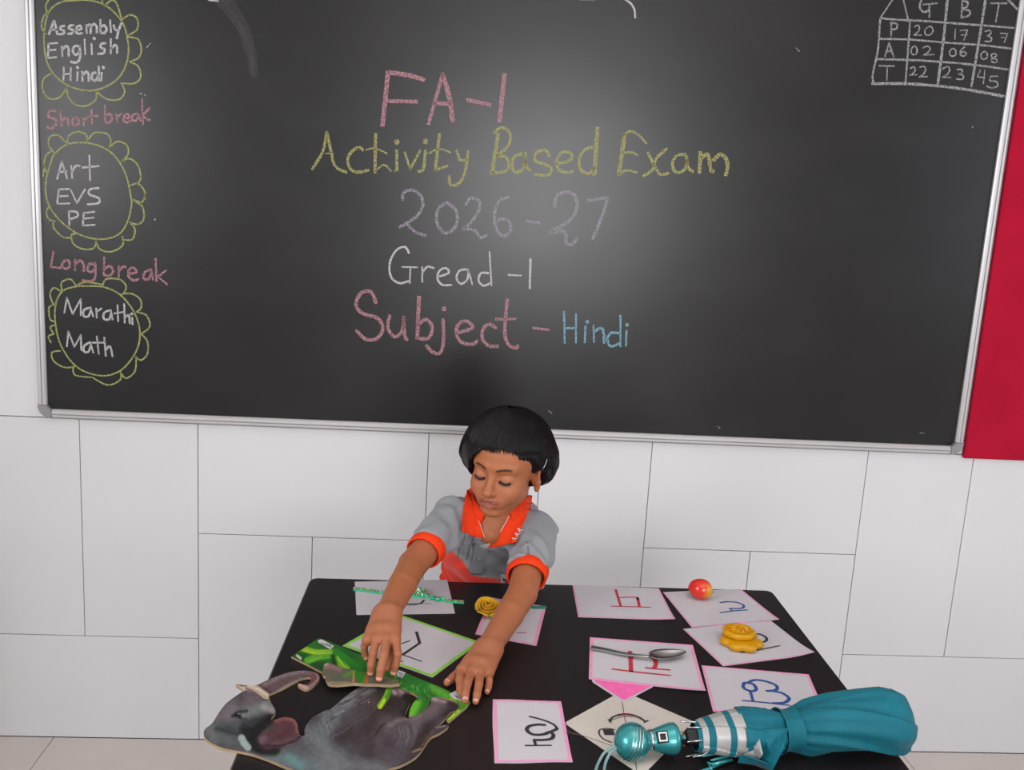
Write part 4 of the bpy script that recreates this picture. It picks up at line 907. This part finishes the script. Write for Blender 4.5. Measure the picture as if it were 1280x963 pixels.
# skeleton
PEL=A3(.757,-.40,.60); CHE=A3(.752,-.585,.845); NEK=A3(.748,-.648,.915)
SHR=at(566,650,y=-.655); SHL=at(671,668,y=-.66)
ELR=at(516,706,y=-.80); ELL=at(653,742,y=-.835)
WRR=at(484,768,TZ+.082); WRL=at(610,812,TZ+.034)
HS=.83
HC=at(633,582,y=-.735)                    # eye level, middle of the head
yaw,pit,rol=math.radians(26),math.radians(5),math.radians(-4)
f0=A3(-math.sin(yaw),-math.cos(yaw),0); fwd_=f0*math.cos(pit)+A3(0,0,-1)*math.sin(pit); lft=np.cross(A3(0,0,1),f0)*-1
lft=A3(math.cos(yaw),-math.sin(yaw),0); up_=np.cross(lft,fwd_)*-1; up_=np.cross(fwd_,lft)*-1 if up_[2]<0 else up_
if up_[2]<0: up_=-up_
lx=lft*math.cos(rol)+up_*math.sin(rol); uz=-lft*math.sin(rol)+up_*math.cos(rol)
HR=np.stack([lx,fwd_,uz],1)               # columns: child's left, face direction, head up
def hp(x,y,z): return HC+HR@A3(x,y,z)*HS

HUM=empty('person',A3(.757,-.42,0),'young child with black bowl-cut hair, grey polo shirt and orange collar, leaning over the table','person')
M['skin']=mat('warm_brown_skin',(190,128,96),.5,spec=.35,attr='paint',sss=.12,bump=.08,bscale=900)

def build_body():
    F=Field((.49,-1.155,.752),(.885,-.52,1.120),.00125)
    C=F.cone
    # torso core under the shirt, neck
    C(CHE,NEK,.055,.045,.02); C(SHR,SHL,.033,.033,.02)
    C(NEK+A3(0,.01,0),hp(0,-.022,-.05),.036,.036,.02); C(hp(0,-.02,-.04),hp(0,.0,-.05),.04,.035,.02)
    C(NEK,at(613,667,y=-.688),.034,.020,.02)
    # head
    Ch=lambda a,b,ra,rb,k=.004,op='add':C(a,b,ra*HS,rb*HS,k*HS,op)
    e=lambda c,r,k=.012,op='add',R=None:F.ell(hp(*c),np.array(r)*HS,HR if R is None else R,k,op)
    e((0,-.014,.036),(.072,.088,.076)); e((0,.018,.034),(.064,.064,.058),.02); e((0,.022,-.018),(.058,.060,.064),.02)
    e((0,.040,-.046),(.043,.040,.040),.02); Ch(hp(-.042,.008,-.052),hp(-.012,.062,-.084),.016,.014,.018); Ch(hp(.042,.008,-.052),hp(.012,.062,-.084),.016,.014,.018)
    e((0,.066,-.083),(.016,.014,.013),.014)
    for s in(-1,1):
        e((s*.034,.052,-.034),(.024,.026,.024),.02)           # cheek
        Ch(hp(s*.012,.080,.020),hp(s*.044,.064,.020),.006,.006,.016)     # brow ridge
        e((s*.030,.090,-.002),(.015,.011,.009),.012,'cut')    # socket
        e((s*.030,.0655,-.0035),(.0165,.0150,.0130),.004)      # lid over the eyeball
        Ch(hp(s*.017,.0775,-.011),hp(s*.042,.068,-.0105),.0016,.0014,.004)  # lower lid
    Ch(hp(0,.074,.012),hp(0,.0985,-.030),.0068,.0078,.010); F.ell(hp(0,.0985,-.0325),(.0095,.0095,.0080),HR,.006)
    for s in(-1,1):
        e((s*.0105,.0895,-.0350),(.0062,.0080,.0060),.004); e((s*.0055,.0955,-.0405),(.0030,.0040,.0022),.002,'cut')
    # mouth
    e((0,.074,-.057),(.032,.015,.019),.012)
    Ch(hp(-.0260,.0755,-.0568),hp(-.006,.0900,-.0520),.0024,.0040,.005); Ch(hp(.0260,.0755,-.0568),hp(.006,.0900,-.0520),.0024,.0040,.005); Ch(hp(-.006,.0905,-.0525),hp(.006,.0905,-.0525),.0038,.0038,.004)
    Ch(hp(-.0235,.0765,-.0600),hp(-.004,.0885,-.0685),.0026,.0054,.004); Ch(hp(.0235,.0765,-.0600),hp(.004,.0885,-.0685),.0026,.0054,.004)
    Ch(hp(-.0215,.0805,-.0582),hp(-.006,.0925,-.0598),.0009,.0034,.0012,'cut'); Ch(hp(.0215,.0805,-.0582),hp(.006,.0925,-.0598),.0009,.0034,.0012,'cut'); Ch(hp(-.006,.0925,-.0598),hp(.006,.0925,-.0598),.0034,.0034,.001,'cut')
    e((0,.082,-.0785),(.014,.005,.0035),.008,'cut')
    # ears
    for s in(-1,1):
        t=.35; Re=HR@np.array([[math.cos(t),s*-math.sin(t),0],[s*math.sin(t),math.cos(t),0],[0,0,1]]).T
        e((s*.0775,-.008,-.012),(.0065,.0175,.030),.005,R=Re); e((s*.072,-.004,-.018),(.010,.010,.016),.006,R=Re)
        e((s*.0865,-.004,-.010),(.0055,.0095,.0165),.004,'cut',Re); e((s*.0775,-.001,-.038),(.0055,.0075,.0085),.006,R=Re)
        Ch(hp(s*.083,.004,-.016),hp(s*.080,.006,-.026),.0032,.0028,.003)
    # arms
    C(SHR,ELR,.031,.0268,.012); C(ELR,ELR*.55+WRR*.45,.0262,.0245,.004); C(ELR*.55+WRR*.45,WRR,.0245,.0195,.004)
    C(SHL,ELL,.031,.0272,.012); C(ELL,ELL*.6+WRL*.4,.0268,.0250,.004); C(ELL*.6+WRL*.4,WRL,.0250,.0195,.004)
    T=lambda u,v,z:at(u,v,TZ+z)
    def hand(W,kn,fing,thumb,rw):
        # palm from metacarpals
        wl=(kn[0]-kn[-1]); wl/=np.linalg.norm(wl)
        for i,k in enumerate(kn):
            a=W+wl*(.011-.0073*i); C(a,k,.0145,.0088,.010)
        mid=sum(kn)/4; 
        for a,b in zip(kn[:-1],kn[1:]): C(W*.35+a*.65,W*.35+b*.65,.0105,.0105,.008)
        C(kn[0],kn[-1],.0072,.0068,.006)
        for P,r in fing:
            n=len(P); R=[r*(1.10,1.0,.95,.80)[min(i,3)] for i in range(n)]
            for q,(a,b,ra,rb) in enumerate(zip(P[:-1],P[1:],R[:-1],R[1:])): C(a,b,ra,rb,.0022 if q else .0030)
        P,r=thumb; 
        for q,(a,b,rr) in enumerate(zip(P[:-1],P[1:],(r*1.35,r*1.05,r*.92))): C(a,b,rr,rr*.86,.006 if q==0 else .0025)
    # right hand (photo left): pinching the small piece
    kr=[T(494,800,.065),T(482.5,799,.068),T(470.5,799,.066),T(459.5,800,.060)]
    hand(WRR,kr,[([kr[0],T(497,818,.052),T(494,832,.034),T(491.5,841,.0225)],.0068),([kr[1],T(480,819,.055),T(476,837,.036),T(474,848.5,.0225)],.0071),
                 ([kr[2],T(466.5,817,.052),T(464,832,.034),T(463,841,.0215)],.0066),([kr[3],T(455.5,808,.048),T(456,817,.034),T(458,823,.027)],.0058)],
         ([WRR*.62+kr[0]*.38,T(494,812,.040),T(486,826,.030),T(484,835,.0225)],.0078),.02)
    kl=[T(577,838,.024),T(589,840,.027),T(600,842,.026),T(611,841,.022)]
    hand(WRL,kl,[([kl[0],T(574.5,850,.0215),T(575.5,862,.0160),T(578,869,.0135)],.0066),([kl[1],T(584,855,.0240),T(581.5,868,.0180),T(581.5,875.5,.0135)],.0068),
                 ([kl[2],T(598.5,856,.0220),T(596,869,.0150),T(594.5,877,.0088)],.0066),([kl[3],T(611.5,851,.0190),T(610.5,859,.0120),T(609,865,.0075)],.0056)],
         ([WRL*.55+kl[0]*.45,T(577,838,.015),T(565.5,848,.0098),T(559,853.5,.0078)],.0074),.02)
    V,Q=F.mesh(); return V,Q
def skin_paint(V):
    C=np.zeros_like(V)+lin((168,103,68)); L=(V-HC)@HR/HS; x,y,z=L[:,0],L[:,1],L[:,2]; px_=pix(V)
    def mix(c,w): 
        nonlocal C; w=np.clip(w,0,1)[:,None]; C=C*(1-w)+lin(c)*w
    head=(V[:,2]>.87)
    hands=sstep(-V[:,1],.93,1.0); mix((158,98,72),hands*.5)
    g=lambda cx,cz,rx,rz:np.exp(-((x-cx)/rx)**2-((z-cz)/rz)**2)*(y>.03)*head
    mix((186,116,90),.35*(g(-.036,-.03,.02,.02)+g(.036,-.03,.02,.02))); mix((172,108,78),.3*g(0,-.035,.014,.010))
    mix((186,124,98),.38*(g(-.030,.002,.014,.007)+g(.030,.002,.014,.007)))
    # lips
    mouth=(y>.070)*head; lw=sstep(.0275-np.abs(x),0,.003)*mouth
    zl=.0500+.0015*(np.abs(x)/.006)*(np.abs(x)<.006)+np.maximum(0,np.abs(x)-.006)*.20
    mix((152,84,72),.75*lw*sstep(-z,zl-.0022,zl)*sstep(z,-.0755+np.abs(x)*.42,-.0730+np.abs(x)*.42))
    mix((110,50,48),.9*sstep(-np.abs(z+.0600),-.0036,-.002)*sstep(.022-np.abs(x),0,.003)*(y<.0875)*mouth)
    # brows
    for s in(-1,1):
        t=(s*x-.012)/.034; zb=.0175+.0070*np.sin(np.clip(t,0,1)*2.2)-.0035*np.clip(t,0,1); 
        wv=sstep(t,-.08,.08)*sstep(1.05-t,0,.25)*sstep(-np.abs(z-zb),-.0042,-.0016)*(y>.03)*head; mix((40,24,20),.9*wv)
    mix((90,52,36),.45*sstep(-z,.0385,.0405)*sstep(z,-.0445,-.0415)*np.exp(-(x/.010)**2)*(y>.088)*head)
    # redder ear tint and knuckles
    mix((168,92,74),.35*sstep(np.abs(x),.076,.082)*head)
    K=[(494,800),(482.5,799),(470.5,799),(459.5,800),(577,838),(589,840),(600,842),(611,841)]
    for u,v in K: mix((150,92,66),.28*np.exp(-((px_[:,0]-u)**2+(px_[:,1]-v-2)**2)/10)*(V[:,1]<-.85))
    return C
Vb,Fb=build_body()
body=link('body',Vb,Fb,M['skin'],HUM,smooth=True,cols=skin_paint(Vb))
bvh=None
from mathutils.bvhtree import BVHTree
TREES={}
def tree(o):
    if o.name not in TREES: TREES[o.name]=BVHTree.FromObject(o,bpy.context.evaluated_depsgraph_get()) if False else BVHTree.FromPolygons([tuple(v) for v in TV[o.name][0]],[tuple(f) for f in TV[o.name][1].tolist()])
    return TREES[o.name]
TV={'body':(Vb,Fb)}
def hit(u,v,name,off):
    d=ray(u,v); d=d/np.linalg.norm(d); r=TREES[name].ray_cast(Vector(CAM),Vector(d))
    if r[0] is None: return None
    return np.array(r[0])+np.array(r[1])*off*(1 if Vector(r[1]).dot(Vector(d))<0 else -1)
TREES['body']=BVHTree.FromPolygons(Vb.tolist(),Fb.tolist())
def near(p,name,off):
    r=TREES[name].find_nearest(Vector(p)); return np.array(r[0])+np.array(r[1])*off
# eyelashes, teeth, nails
M['lash']=mat('dark_lashes',(30,20,18),.6); M['teeth']=mat('teeth',(226,214,204),.3); M['nail']=mat('fingernail',(206,150,132),.3,coat=.3)
for s in(-1,1):
    mb=MB(); P=[]
    for k in range(9):
        t=k/8; xx=s*(.0165+.0265*t); zz=-.0072-.0045*math.sin(math.pi*t); q=hp(xx,.10,zz); r=TREES['body'].ray_cast(Vector(q),Vector(-HR[:,1])); P.append(np.array(r[0])+HR[:,1]*.0004)
    mb.tube(smooth_line(P,3),[.0009]+[.0026]*(3*8-1)+[.0008],8); 
    for k in range(10):
        t=(k+.5)/10; i=t*8; a=P[int(i)]*(1-(i-int(i)))+P[min(8,int(i)+1)]*(i-int(i)); mb.tube([a,a+HR@A3(s*(.0006+.0024*t),.0028,-.0026),a+HR@A3(s*(.0010+.0042*t),.0045,-.0034)],[.0004,.0003,.0001],5)
    mb.build('eyelashes',M['lash'],body)
mb=MB()
for k in range(8):
    xx=-.0123+.0035*k; q=hp(xx,.0870-.18*abs(xx),-.0572); mb.ball(q,.0020,8,(1,1,1.3))
o=mb.build('teeth',M['teeth'],body,True); o['kind']='stuff'
def nail(tip,prev,nrm,r,name='fingernail'):
    d=tip-prev; d/=np.linalg.norm(d); n=nrm-d*(nrm@d); n/=np.linalg.norm(n); b=np.cross(d,n); V=[];F=[]
    for i in range(6):
        for j in range(6):
            a=(-.9+1.8*j/5); t=-1.1+1.5*i/5; rr=r*1.03*(1-.10*max(0,t)); V.append(tip+d*t*r*.9*(1-.10*abs(a))+rr*(n*math.cos(a)+b*math.sin(a)))
    F=[(i*6+j,i*6+j+1,(i+1)*6+j+1,(i+1)*6+j) for i in range(5) for j in range(5)]
    return link(name,V,F,M['nail'],body,smooth=True)
T_=lambda u,v,z:at(u,v,TZ+z)
cv=-FWD
for (a,b,r) in (((578,869,.0135),(575.5,862,.0160),.0053),((581.5,875.5,.0135),(581.5,868,.0180),.0055),((594.5,877,.0088),(596,869,.0150),.0053),((609,865,.0075),(610.5,859,.0120),.0045),((559,853.5,.0078),(565.5,848,.0098),.0058)):
    nail(T_(*a),T_(*b),A3(0,-.15,1),r)
for (a,b,r) in (((491.5,841,.0225),(494,832,.034),.0055),((474,848.5,.0225),(476,837,.036),.0057),((463,841,.0215),(464,832,.034),.0053),((458,823,.027),(456,817,.034),.0046)):
    nail(T_(*a),T_(*b),A3(0,-1,.3),r)

# hair
M['hair']=mat('black_hair',(11,9,9),.42,spec=.32,bump=.2,bscale=260,noise=.3,nscale=120)
HCc=(-.008,-.024,.024); HRr=(.0860,.0980,.0810)
def hq(x,y,z): return HC+HR@A3(x,y,z)
def build_hair():
    F=Field(HC-.16,HC+.17,.0022); e=lambda c,r,k=.012,op='add':F.ell(hq(*c),np.array(r),HR,k,op)
    e(HCc,HRr); 
    for s in(-1,1): e((s*.071-.008,-.034+.012*(s<0),.002),(.022,.044,.036),.02)
    e((0,-.055,.0),(.066,.055,.055),.03)
    e((.004,.110,-.046),(.076,.090,.103),.004,'cut'); e((.005,.060,-.060),(.070,.068,.114),.004,'cut'); e((.074,.062,-.022),(.046,.054,.070),.006,'cut')
    for s in(-1,1): e((s*.074,.010,-.020),(.026,.018,.027),.006,'cut')
    F.half(hq(0,0,-.034),-HR[:,2]*1.0+HR[:,1]*.0)
    # fine locks
    X,Y,Z=F.pts(tuple(slice(0,q) for q in F.n)); x=X*0+0; L=[((X-HC[0])*HR[0,i]+(Y-HC[1])*HR[1,i]+(Z-HC[2])*HR[2,i]) for i in range(3)]
    th=np.arctan2(L[1]+.03,L[0]); F.D=F.D+(.0006*np.sin(th*60+3*np.sin(L[2]*40))).astype(np.float32)+np.float32(.0015)
    return F.mesh()
Vh,Fh=build_hair(); hair=link('hair',Vh,Fh,M['hair'],HUM,smooth=True)
def strands():
    mb=MB(); R=np.random.RandomState(11); cr=A3(.004,-.035,.0)
    BH=BVHTree.FromPolygons(Vh.tolist(),Fh.tolist()); c0=HC+HR@A3(*HCc)
    for n in range(2600):
        th=R.uniform(0,2*math.pi); cx,cy=math.cos(th),math.sin(th)   # x side, y front
        front=max(0,cy)
        # end height: fringe in front, nape behind, side lobes over the ears
        ft=.30 if cx>0 else .42
        zend=(.046+.009*R.rand()-.004*cx) if cy>ft else ((.010+.036*(cy-ft+.12)/.12+.008*R.rand()) if cy>ft-.12 else (.008+.01*R.rand() if cy>-.12 else -.030-.008*R.rand()))
        P=[]; m=9; ph0=.10+.25*R.rand(); sw=R.uniform(-.18,.18)
        # polar angle so that height reaches zend
        s0=(zend-HCc[2])/(HRr[2]*1.02); ph1=math.acos(max(-.98,min(.98,s0)))
        if ph1<ph0+.2: continue
        out=1.004+.022*R.rand()
        for k in range(m):
            f=k/(m-1); ph=ph0+(ph1-ph0)*f; t=th+sw*f*f+.05*math.sin(6*f+n)
            rr=out+ (.02*math.sin(math.pi*f))
            bul=1.0
            p=A3(HCc[0]+HRr[0]*rr*bul*math.sin(ph)*math.cos(t),HCc[1]+HRr[1]*rr*math.sin(ph)*math.sin(t),HCc[2]+HRr[2]*rr*math.cos(ph))
            if cy>.15: p[1]-=.010*f*f*(0 if cy<.62 else 1)*0
            w=HC+HR@p; dd=w-c0; ln=np.linalg.norm(dd); dd/=ln; h_=BH.ray_cast(Vector(c0+dd*.16),Vector(-dd))
            if h_[0] is not None: ln=max(ln*.965,np.linalg.norm(np.array(h_[0])-c0)+.0006+.0035*(rr-1)*30*.25)
            P.append(c0+dd*ln)
        mb.tube(P,[.0012]*(m-3)+[.0011,.0007,.0002],3,cap=False)
    o=mb.build('hair_strands',M['hair'],hair,True); o['kind']='stuff'
strands()
MB().ball(hp(.0840,.004,-.020),.0028,10).build('ear_stud',M['chrome'],hair,True)

cl=[]
for u,v in ((684,574),(682,580),(679.5,585),(677,589)):
    d_=ray(u,v); d_=d_/np.linalg.norm(d_); r_=BVHTree.FromPolygons(Vh.tolist(),Fh.tolist()).ray_cast(Vector(CAM),Vector(d_)); 
    if r_[0] is not None: cl.append(np.array(r_[0])-d_*.0045)
if len(cl)>2: MB().tube(smooth_line(cl,4),.0007,8).build('hair_clip',M['chrome'],hair,True)
# shirt
M['shirt']=mat('grey_marl_jersey',(150,152,156),.9,spec=.15,attr='paint',noise=.10,nscale=260,bump=.35,bscale=700,sheen=.2)
M['orange']=mat('orange_knit',(238,66,28),.85,spec=.15,bump=.3,bscale=800,noise=.08,nscale=200); M['thread']=mat('white_thread',(232,200,192),.8)
HMR=at(536,679,y=-.752); HML=at(662,716,y=-.775)     # sleeve ends
dR=(ELR-SHR)/np.linalg.norm(ELR-SHR); dL=(ELL-SHL)/np.linalg.norm(ELL-SHL)
HMR=SHR+dR*((HMR-SHR)@dR); HML=SHL+dL*((HML-SHL)@dL)
def folds(X,Y,Z):
    return 1.25*(.0022*np.sin(75*X+7*np.sin(16*Z)+20*Y)*sstep(.90-Z,0,.05)+.0016*np.sin(48*X-60*Z+9*np.sin(20*Y+11*X))+.0010*np.sin(130*Z+40*X+6*np.sin(30*Y))+.0012*np.sin(95*Y-50*X+5*np.sin(40*Z)))
def build_shirt(cut=True):
    F=Field((.585,-.845,.54),(.905,-.30,.985),.0022)
    tors=np.stack([A3(1,0,0),A3(0,.66,.75)/1.0,A3(0,-.75,.66)],1); ax=(CHE-PEL)/np.linalg.norm(CHE-PEL); dp=np.cross(ax,A3(1,0,0)); dp/=np.linalg.norm(dp); tors=np.stack([A3(1,0,0),dp,ax],1)
    for f in np.linspace(0,1,9):
        c=PEL*(1-f)+CHE*f; F.ell(c,(.108-.006*f,.074,.07),tors,.03)
    F.cone(SHR+A3(.012,0,0),SHL-A3(.014,0,0),.041,.040,.03); F.cone(CHE+A3(0,0,.02),NEK,.07,.043,.03)
    F.cone(SHR,HMR,.0430,.0345,.018); F.cone(HMR,HMR+dR*.05,.0345,.036,.01); F.cone(SHL,HML,.0425,.0360,.018); F.cone(HML,HML+dL*.05,.0370,.038,.01)
    # open sleeve ends, neck hole
    X,Y,Z=F.pts(tuple(slice(0,q) for q in F.n))
    for H,d,R in((HMR,dR,.07),(HML,dL,.07)):
        t=(X-H[0])*d[0]+(Y-H[1])*d[1]+(Z-H[2])*d[2]; rr=np.sqrt(np.maximum((X-H[0])**2+(Y-H[1])**2+(Z-H[2])**2-t*t,0)); m=(t>-.02)&(rr<R); F.D=np.where(m,np.maximum(F.D,t),F.D).astype(np.float32)
    F.D=(F.D+folds(X,Y,Z)).astype(np.float32)
    F.cone(HMR-dR*.03,HMR+dR*.03,.029,.0305,.002,'cut'); F.cone(HML-dL*.03,HML+dL*.03,.031,.0325,.002,'cut')
    if not cut: F.half(A3(0,0,.56),A3(0,0,-1)); return F.mesh()
    F.cone(NEK+A3(0,.010,-.004),NEK+A3(0,-.045,.05),.040,.060,.004,'cut'); F.cone(NEK+A3(-.004,-.05,.02),at(612,668,y=-.740),.044,.020,.004,'cut')
    # open neck in front
    F.half(A3(0,0,.56),A3(0,0,-1)); return F.mesh()
Vs,Fs=build_shirt(); Vu,Fu=build_shirt(False); TREES['shirt']=BVHTree.FromPolygons(Vu.tolist(),Fu.tolist())
def shirt_paint(V):
    C=np.zeros_like(V)+lin((146,149,153)); p=pix(V); u,v=p[:,0],p[:,1]; fr=(V[:,1]<-.55)&(V[:,2]<.83)
    def mix(c,w): 
        nonlocal C; w=np.clip(w,0,1)[:,None]; C=C*(1-w)+lin(c)*w
    # coloured hem panel: world-space boundary rising toward the child's right side
    x,z=V[:,0],V[:,2]; zb=.748+.058*sstep(.735-x,0,.085)+.004*np.sin(60*x)
    mix((228,62,46),sstep(zb-z,-.002,.002)*(np.abs(x-.752)<.125))
    for xs,w_ in((.6815,.0011),(.700,.0013),(.800,.0010)):
        mix((44,44,50),.75*sstep(w_-np.abs(x-xs-.05*(z-.85)-.003*np.sin(30*z)),-.0008,.0006)*(z>.79)*(z<.875)*(V[:,1]<-.56)*(np.abs(x-.75)<.085))
    return C
shirt=link('polo_shirt',Vs,Fs,M['shirt'],HUM,smooth=True,cols=shirt_paint(Vs))
def cuff(H,d,r0,r1,name='sleeve_cuff'):
    L=.0235; prof=[(r0-.0042,.003),(r0+.0010,.000),(r0+.0022,.002),(r1+.0022,L-.002),(r1+.0008,L),(r1-.0020,L-.001),(r0-.0042,.003)]
    mb=MB(); mb.lathe(H-d*.004,prof,40,axis=d,fr=lambda th,k:1+.035*math.sin(2*th+1)+.012*math.sin(5*th)); mb.F=[f for f in mb.F if len(f)==4]; return mb.build(name,M['orange'],shirt,True)
cuff(HMR,dR,.0345,.0325); cuff(HML,dL,.037,.0350)
# collar: band round the neck and two turned-down flaps lying on the shirt
def drape(name,quad,m,off,par,nu=14,nv=10,th=.0018,edge=None,bulge=0):
    Q=[np.array(q,float) for q in quad]; V=[]
    for j in range(nv+1):
        for i in range(nu+1):
            s,t=i/nu,j/nv; p=(Q[0]*(1-s)+Q[1]*s)*(1-t)+(Q[3]*(1-s)+Q[2]*s)*t
            h=hit(p[0],p[1],'shirt',off+bulge*math.sin(math.pi*t)*.5)
            if h is None: h=at(p[0],p[1],y=-.66)
            V.append(h)
    V=np.array(V).reshape(nv+1,nu+1,3)
    dep=(V-CAM)@FWD; md=np.median(dep); dep=np.clip(dep,md-.04,md+.035)   # smooth the depth so the cloth bridges small folds
    for _ in range(30):
        q=dep.copy(); q[1:-1]=(dep[:-2]+dep[2:]+2*dep[1:-1])/4; q2=q.copy(); q2[:,1:-1]=(q[:,:-2]+q[:,2:]+2*q[:,1:-1])/4; dep=np.minimum(q2,q2*.5+dep*.5)
    o0=(V-CAM)@FWD; V=CAM+(V-CAM)*(dep/o0)[:,:,None]; V=V.reshape(-1,3)
    F=[(j*(nu+1)+i,(j+1)*(nu+1)+i,(j+1)*(nu+1)+i+1,j*(nu+1)+i+1) for j in range(nv) for i in range(nu)]
    o=link(name,V,F,m,par,smooth=True); s_=o.modifiers.new('t','SOLIDIFY'); s_.thickness=th; s_.offset=0; return o,V.reshape(nv+1,nu+1,3),Q
col=empty('collar',NEK); col.parent=shirt; col.location=(NEK-wloc(shirt)).tolist()
mb=MB(); n=40
V=[];ax=A3(0,-.42,.9); ax/=np.linalg.norm(ax); a1=A3(1,0,0); a2=np.cross(ax,a1)
for k in range(n+1):
    a=math.radians(-62)+math.radians(304)*k/n; # open in front (front is -y)
    dirv=a1*math.cos(a)+a2*math.sin(a) ; cN=NEK+A3(0,.006,0)
    for (r,h) in ((.047,-.012),(.045,.012),(.043,.024),(.047,.028),(.056,.016),(.062,-.006)): V.append(cN+dirv*r*(1+.10*abs(math.cos(a)))+ax*h)
link('collar_band',V,[(k*6+j,(k+1)*6+j,(k+1)*6+j+1,k*6+j+1) for k in range(n) for j in range(5)],M['orange'],col,smooth=True).modifiers.new('t','SOLIDIFY').thickness=.0016
fl1,G1,_=drape('collar_flap',[(584,612),(589,619),(607,672),(573.5,665)],M['orange'],.0065,col)
fl2,G2_,_=drape('collar_flap',[(652,618),(665,620),(647,681.5),(611.5,680)],M['orange'],.0080,col)
def on_grid(G,Q):
    def fn(u,v):
        # nearest sight-line match on the flap grid
        best=None; P=pix(G.reshape(-1,3)); i=np.argsort((P[:,0]-u)**2+(P[:,1]-v)**2)[:4]; w=1/(1e-3+np.hypot(P[i,0]-u,P[i,1]-v)); g=G.reshape(-1,3)[i]; dep=(((g-CAM)@FWD)*w).sum()/w.sum()-.0045
        d=ray(u,v); return CAM+d*(dep/(d@FWD))
    return fn
K7=(500,490,3.854)
GL={'A':[[(0,0),(2,6)],[(2,6),(4,0)],[(.8,2.2),(3.2,2.2)]],'R':[[(0,0),(0,6)],[(0,6),(3,5.6),(3.4,4),(0,3)],[(1,3),(3.8,0)]],'Y':[[(0,6),(2,3)],[(4,6),(2,3)],[(2,3),(2,0)]]}
mb=MB()
for k,ch in enumerate('AAR'):
    for st_ in GL[ch]: strokes(mb,[[(643.5+.55*(x+6.2*k)*1.1-.835*y*.95,677.5-.835*(x+6.2*k)*1.1-.55*y*.95) for x,y in st_]],.0017,on_grid(G2_,0),-FWD,.1,sm=False)
mb.build('collar_lettering',M['thread'],fl2)
mb=MB(); strokes(mb,parse("598,580 620,588/604,572 626,578/600,560 622,552 606,548 626,540/604,528 624,532/606,520 626,524/604,510 606,520/616,510 616,522/626,512 626,524/606,500 626,504 608,490 628,492",K7),.0013,on_grid(G2_,0),-FWD,.1,sm=False)
mb.build('collar_lettering',mat('faint_thread',(226,110,96),.8),fl2)
mb=MB(); strokes(mb,parse("306,520 320,524/308,534 322,538/300,560 316,556 302,552/298,580 314,584/296,600 312,596/294,620 310,624/296,640 312,636",K7),.0013,on_grid(G1,0),-FWD,.1,sm=False)
mb.build('collar_lettering',mat('faint_thread_dark',(190,60,50),.8),fl1)
MB().tube([p-FWD*.0012 for p in G2_[4:,0]],.0009,6).build('white_edge',M['thread'],fl2,True)
MB().tube([p-FWD*.0012 for p in G1[6:,-1]],.0006,6).build('white_edge',M['thread'],fl1,True)
# placket, buttons, chest badge
pk,_,_=drape('placket',[(594,673),(612,680),(603,718),(587,718)],mat('grey_placket',(138,141,146),.9,bump=.3,bscale=700),.0022,shirt,8,10,.0016)
drape('placket_fold',[(600,680),(613,677),(611,684),(602,686)],mat('pale_fold',(196,196,200),.8),.004,shirt,6,4,.0012)
for (u,v) in((599,697),(597,713)):
    p=hit(u,v,'shirt',.0046); MB().lathe(p,[(.0005,-.0010),(.0046,-.0010),(.0050,.0006),(.0036,.0009),(.0005,.0004)],16,axis=-FWD).build('button',mat('grey_button',(112,114,120),.35),pk,True)
bd,_,_=drape('chest_badge',[(626,717),(641,719),(641,727),(626,727)],mat('white_badge',(206,210,218),.7),.0030,shirt,4,3,.0010)
drape('badge_mark',[(628,721),(637,720),(637,723.5),(629,724.5)],mat('navy_badge_mark',(44,54,92),.7),.0044,bd,3,2,.0008)
drape('badge_mark',[(631,725),(639,724.5),(640,726),(631,726.5)],mat('red_badge_mark',(190,60,60),.7),.0044,bd,3,2,.0008)
# trousers and shoes (behind the table)
def build_trousers():
    F=Field((.58,-.60,.04),(.93,-.26,.66),.006)
    F.ell(PEL+A3(0,0,-.02),(.106,.080,.09),None,.03)
    for s in(-1,1):
        hip=PEL+A3(s*.052,0,-.04); kn_=A3(.757+s*.062,-.43,.32); an=A3(.757+s*.066,-.40,.075); F.cone(hip,kn_,.068,.052,.03); F.cone(kn_,an,.052,.042,.02)
    F.half(A3(0,0,.06),A3(0,0,-1)); return F.mesh()
Vt,Ft=build_trousers(); link('trousers',Vt,Ft,mat('dark_grey_trousers',(58,60,68),.85,bump=.3,bscale=500),HUM,smooth=True)
for s in(-1,1):
    F=Field((.757+s*.066-.06,-.56,-.004),(.757+s*.066+.06,-.33,.12),.004); c=A3(.757+s*.066,-.40,0)
    F.cone(c+A3(0,.02,.036),c+A3(0,-.075,.028),.034,.030,.01); F.cone(c+A3(0,.01,.04),c+A3(0,.01,.085),.033,.034,.02); F.half(A3(0,0,.0),A3(0,0,-1)); Vq,Fq=F.mesh(); link('shoe',Vq,Fq,mat('black_leather_shoe',(26,25,27),.3,coat=.3),HUM,smooth=True)
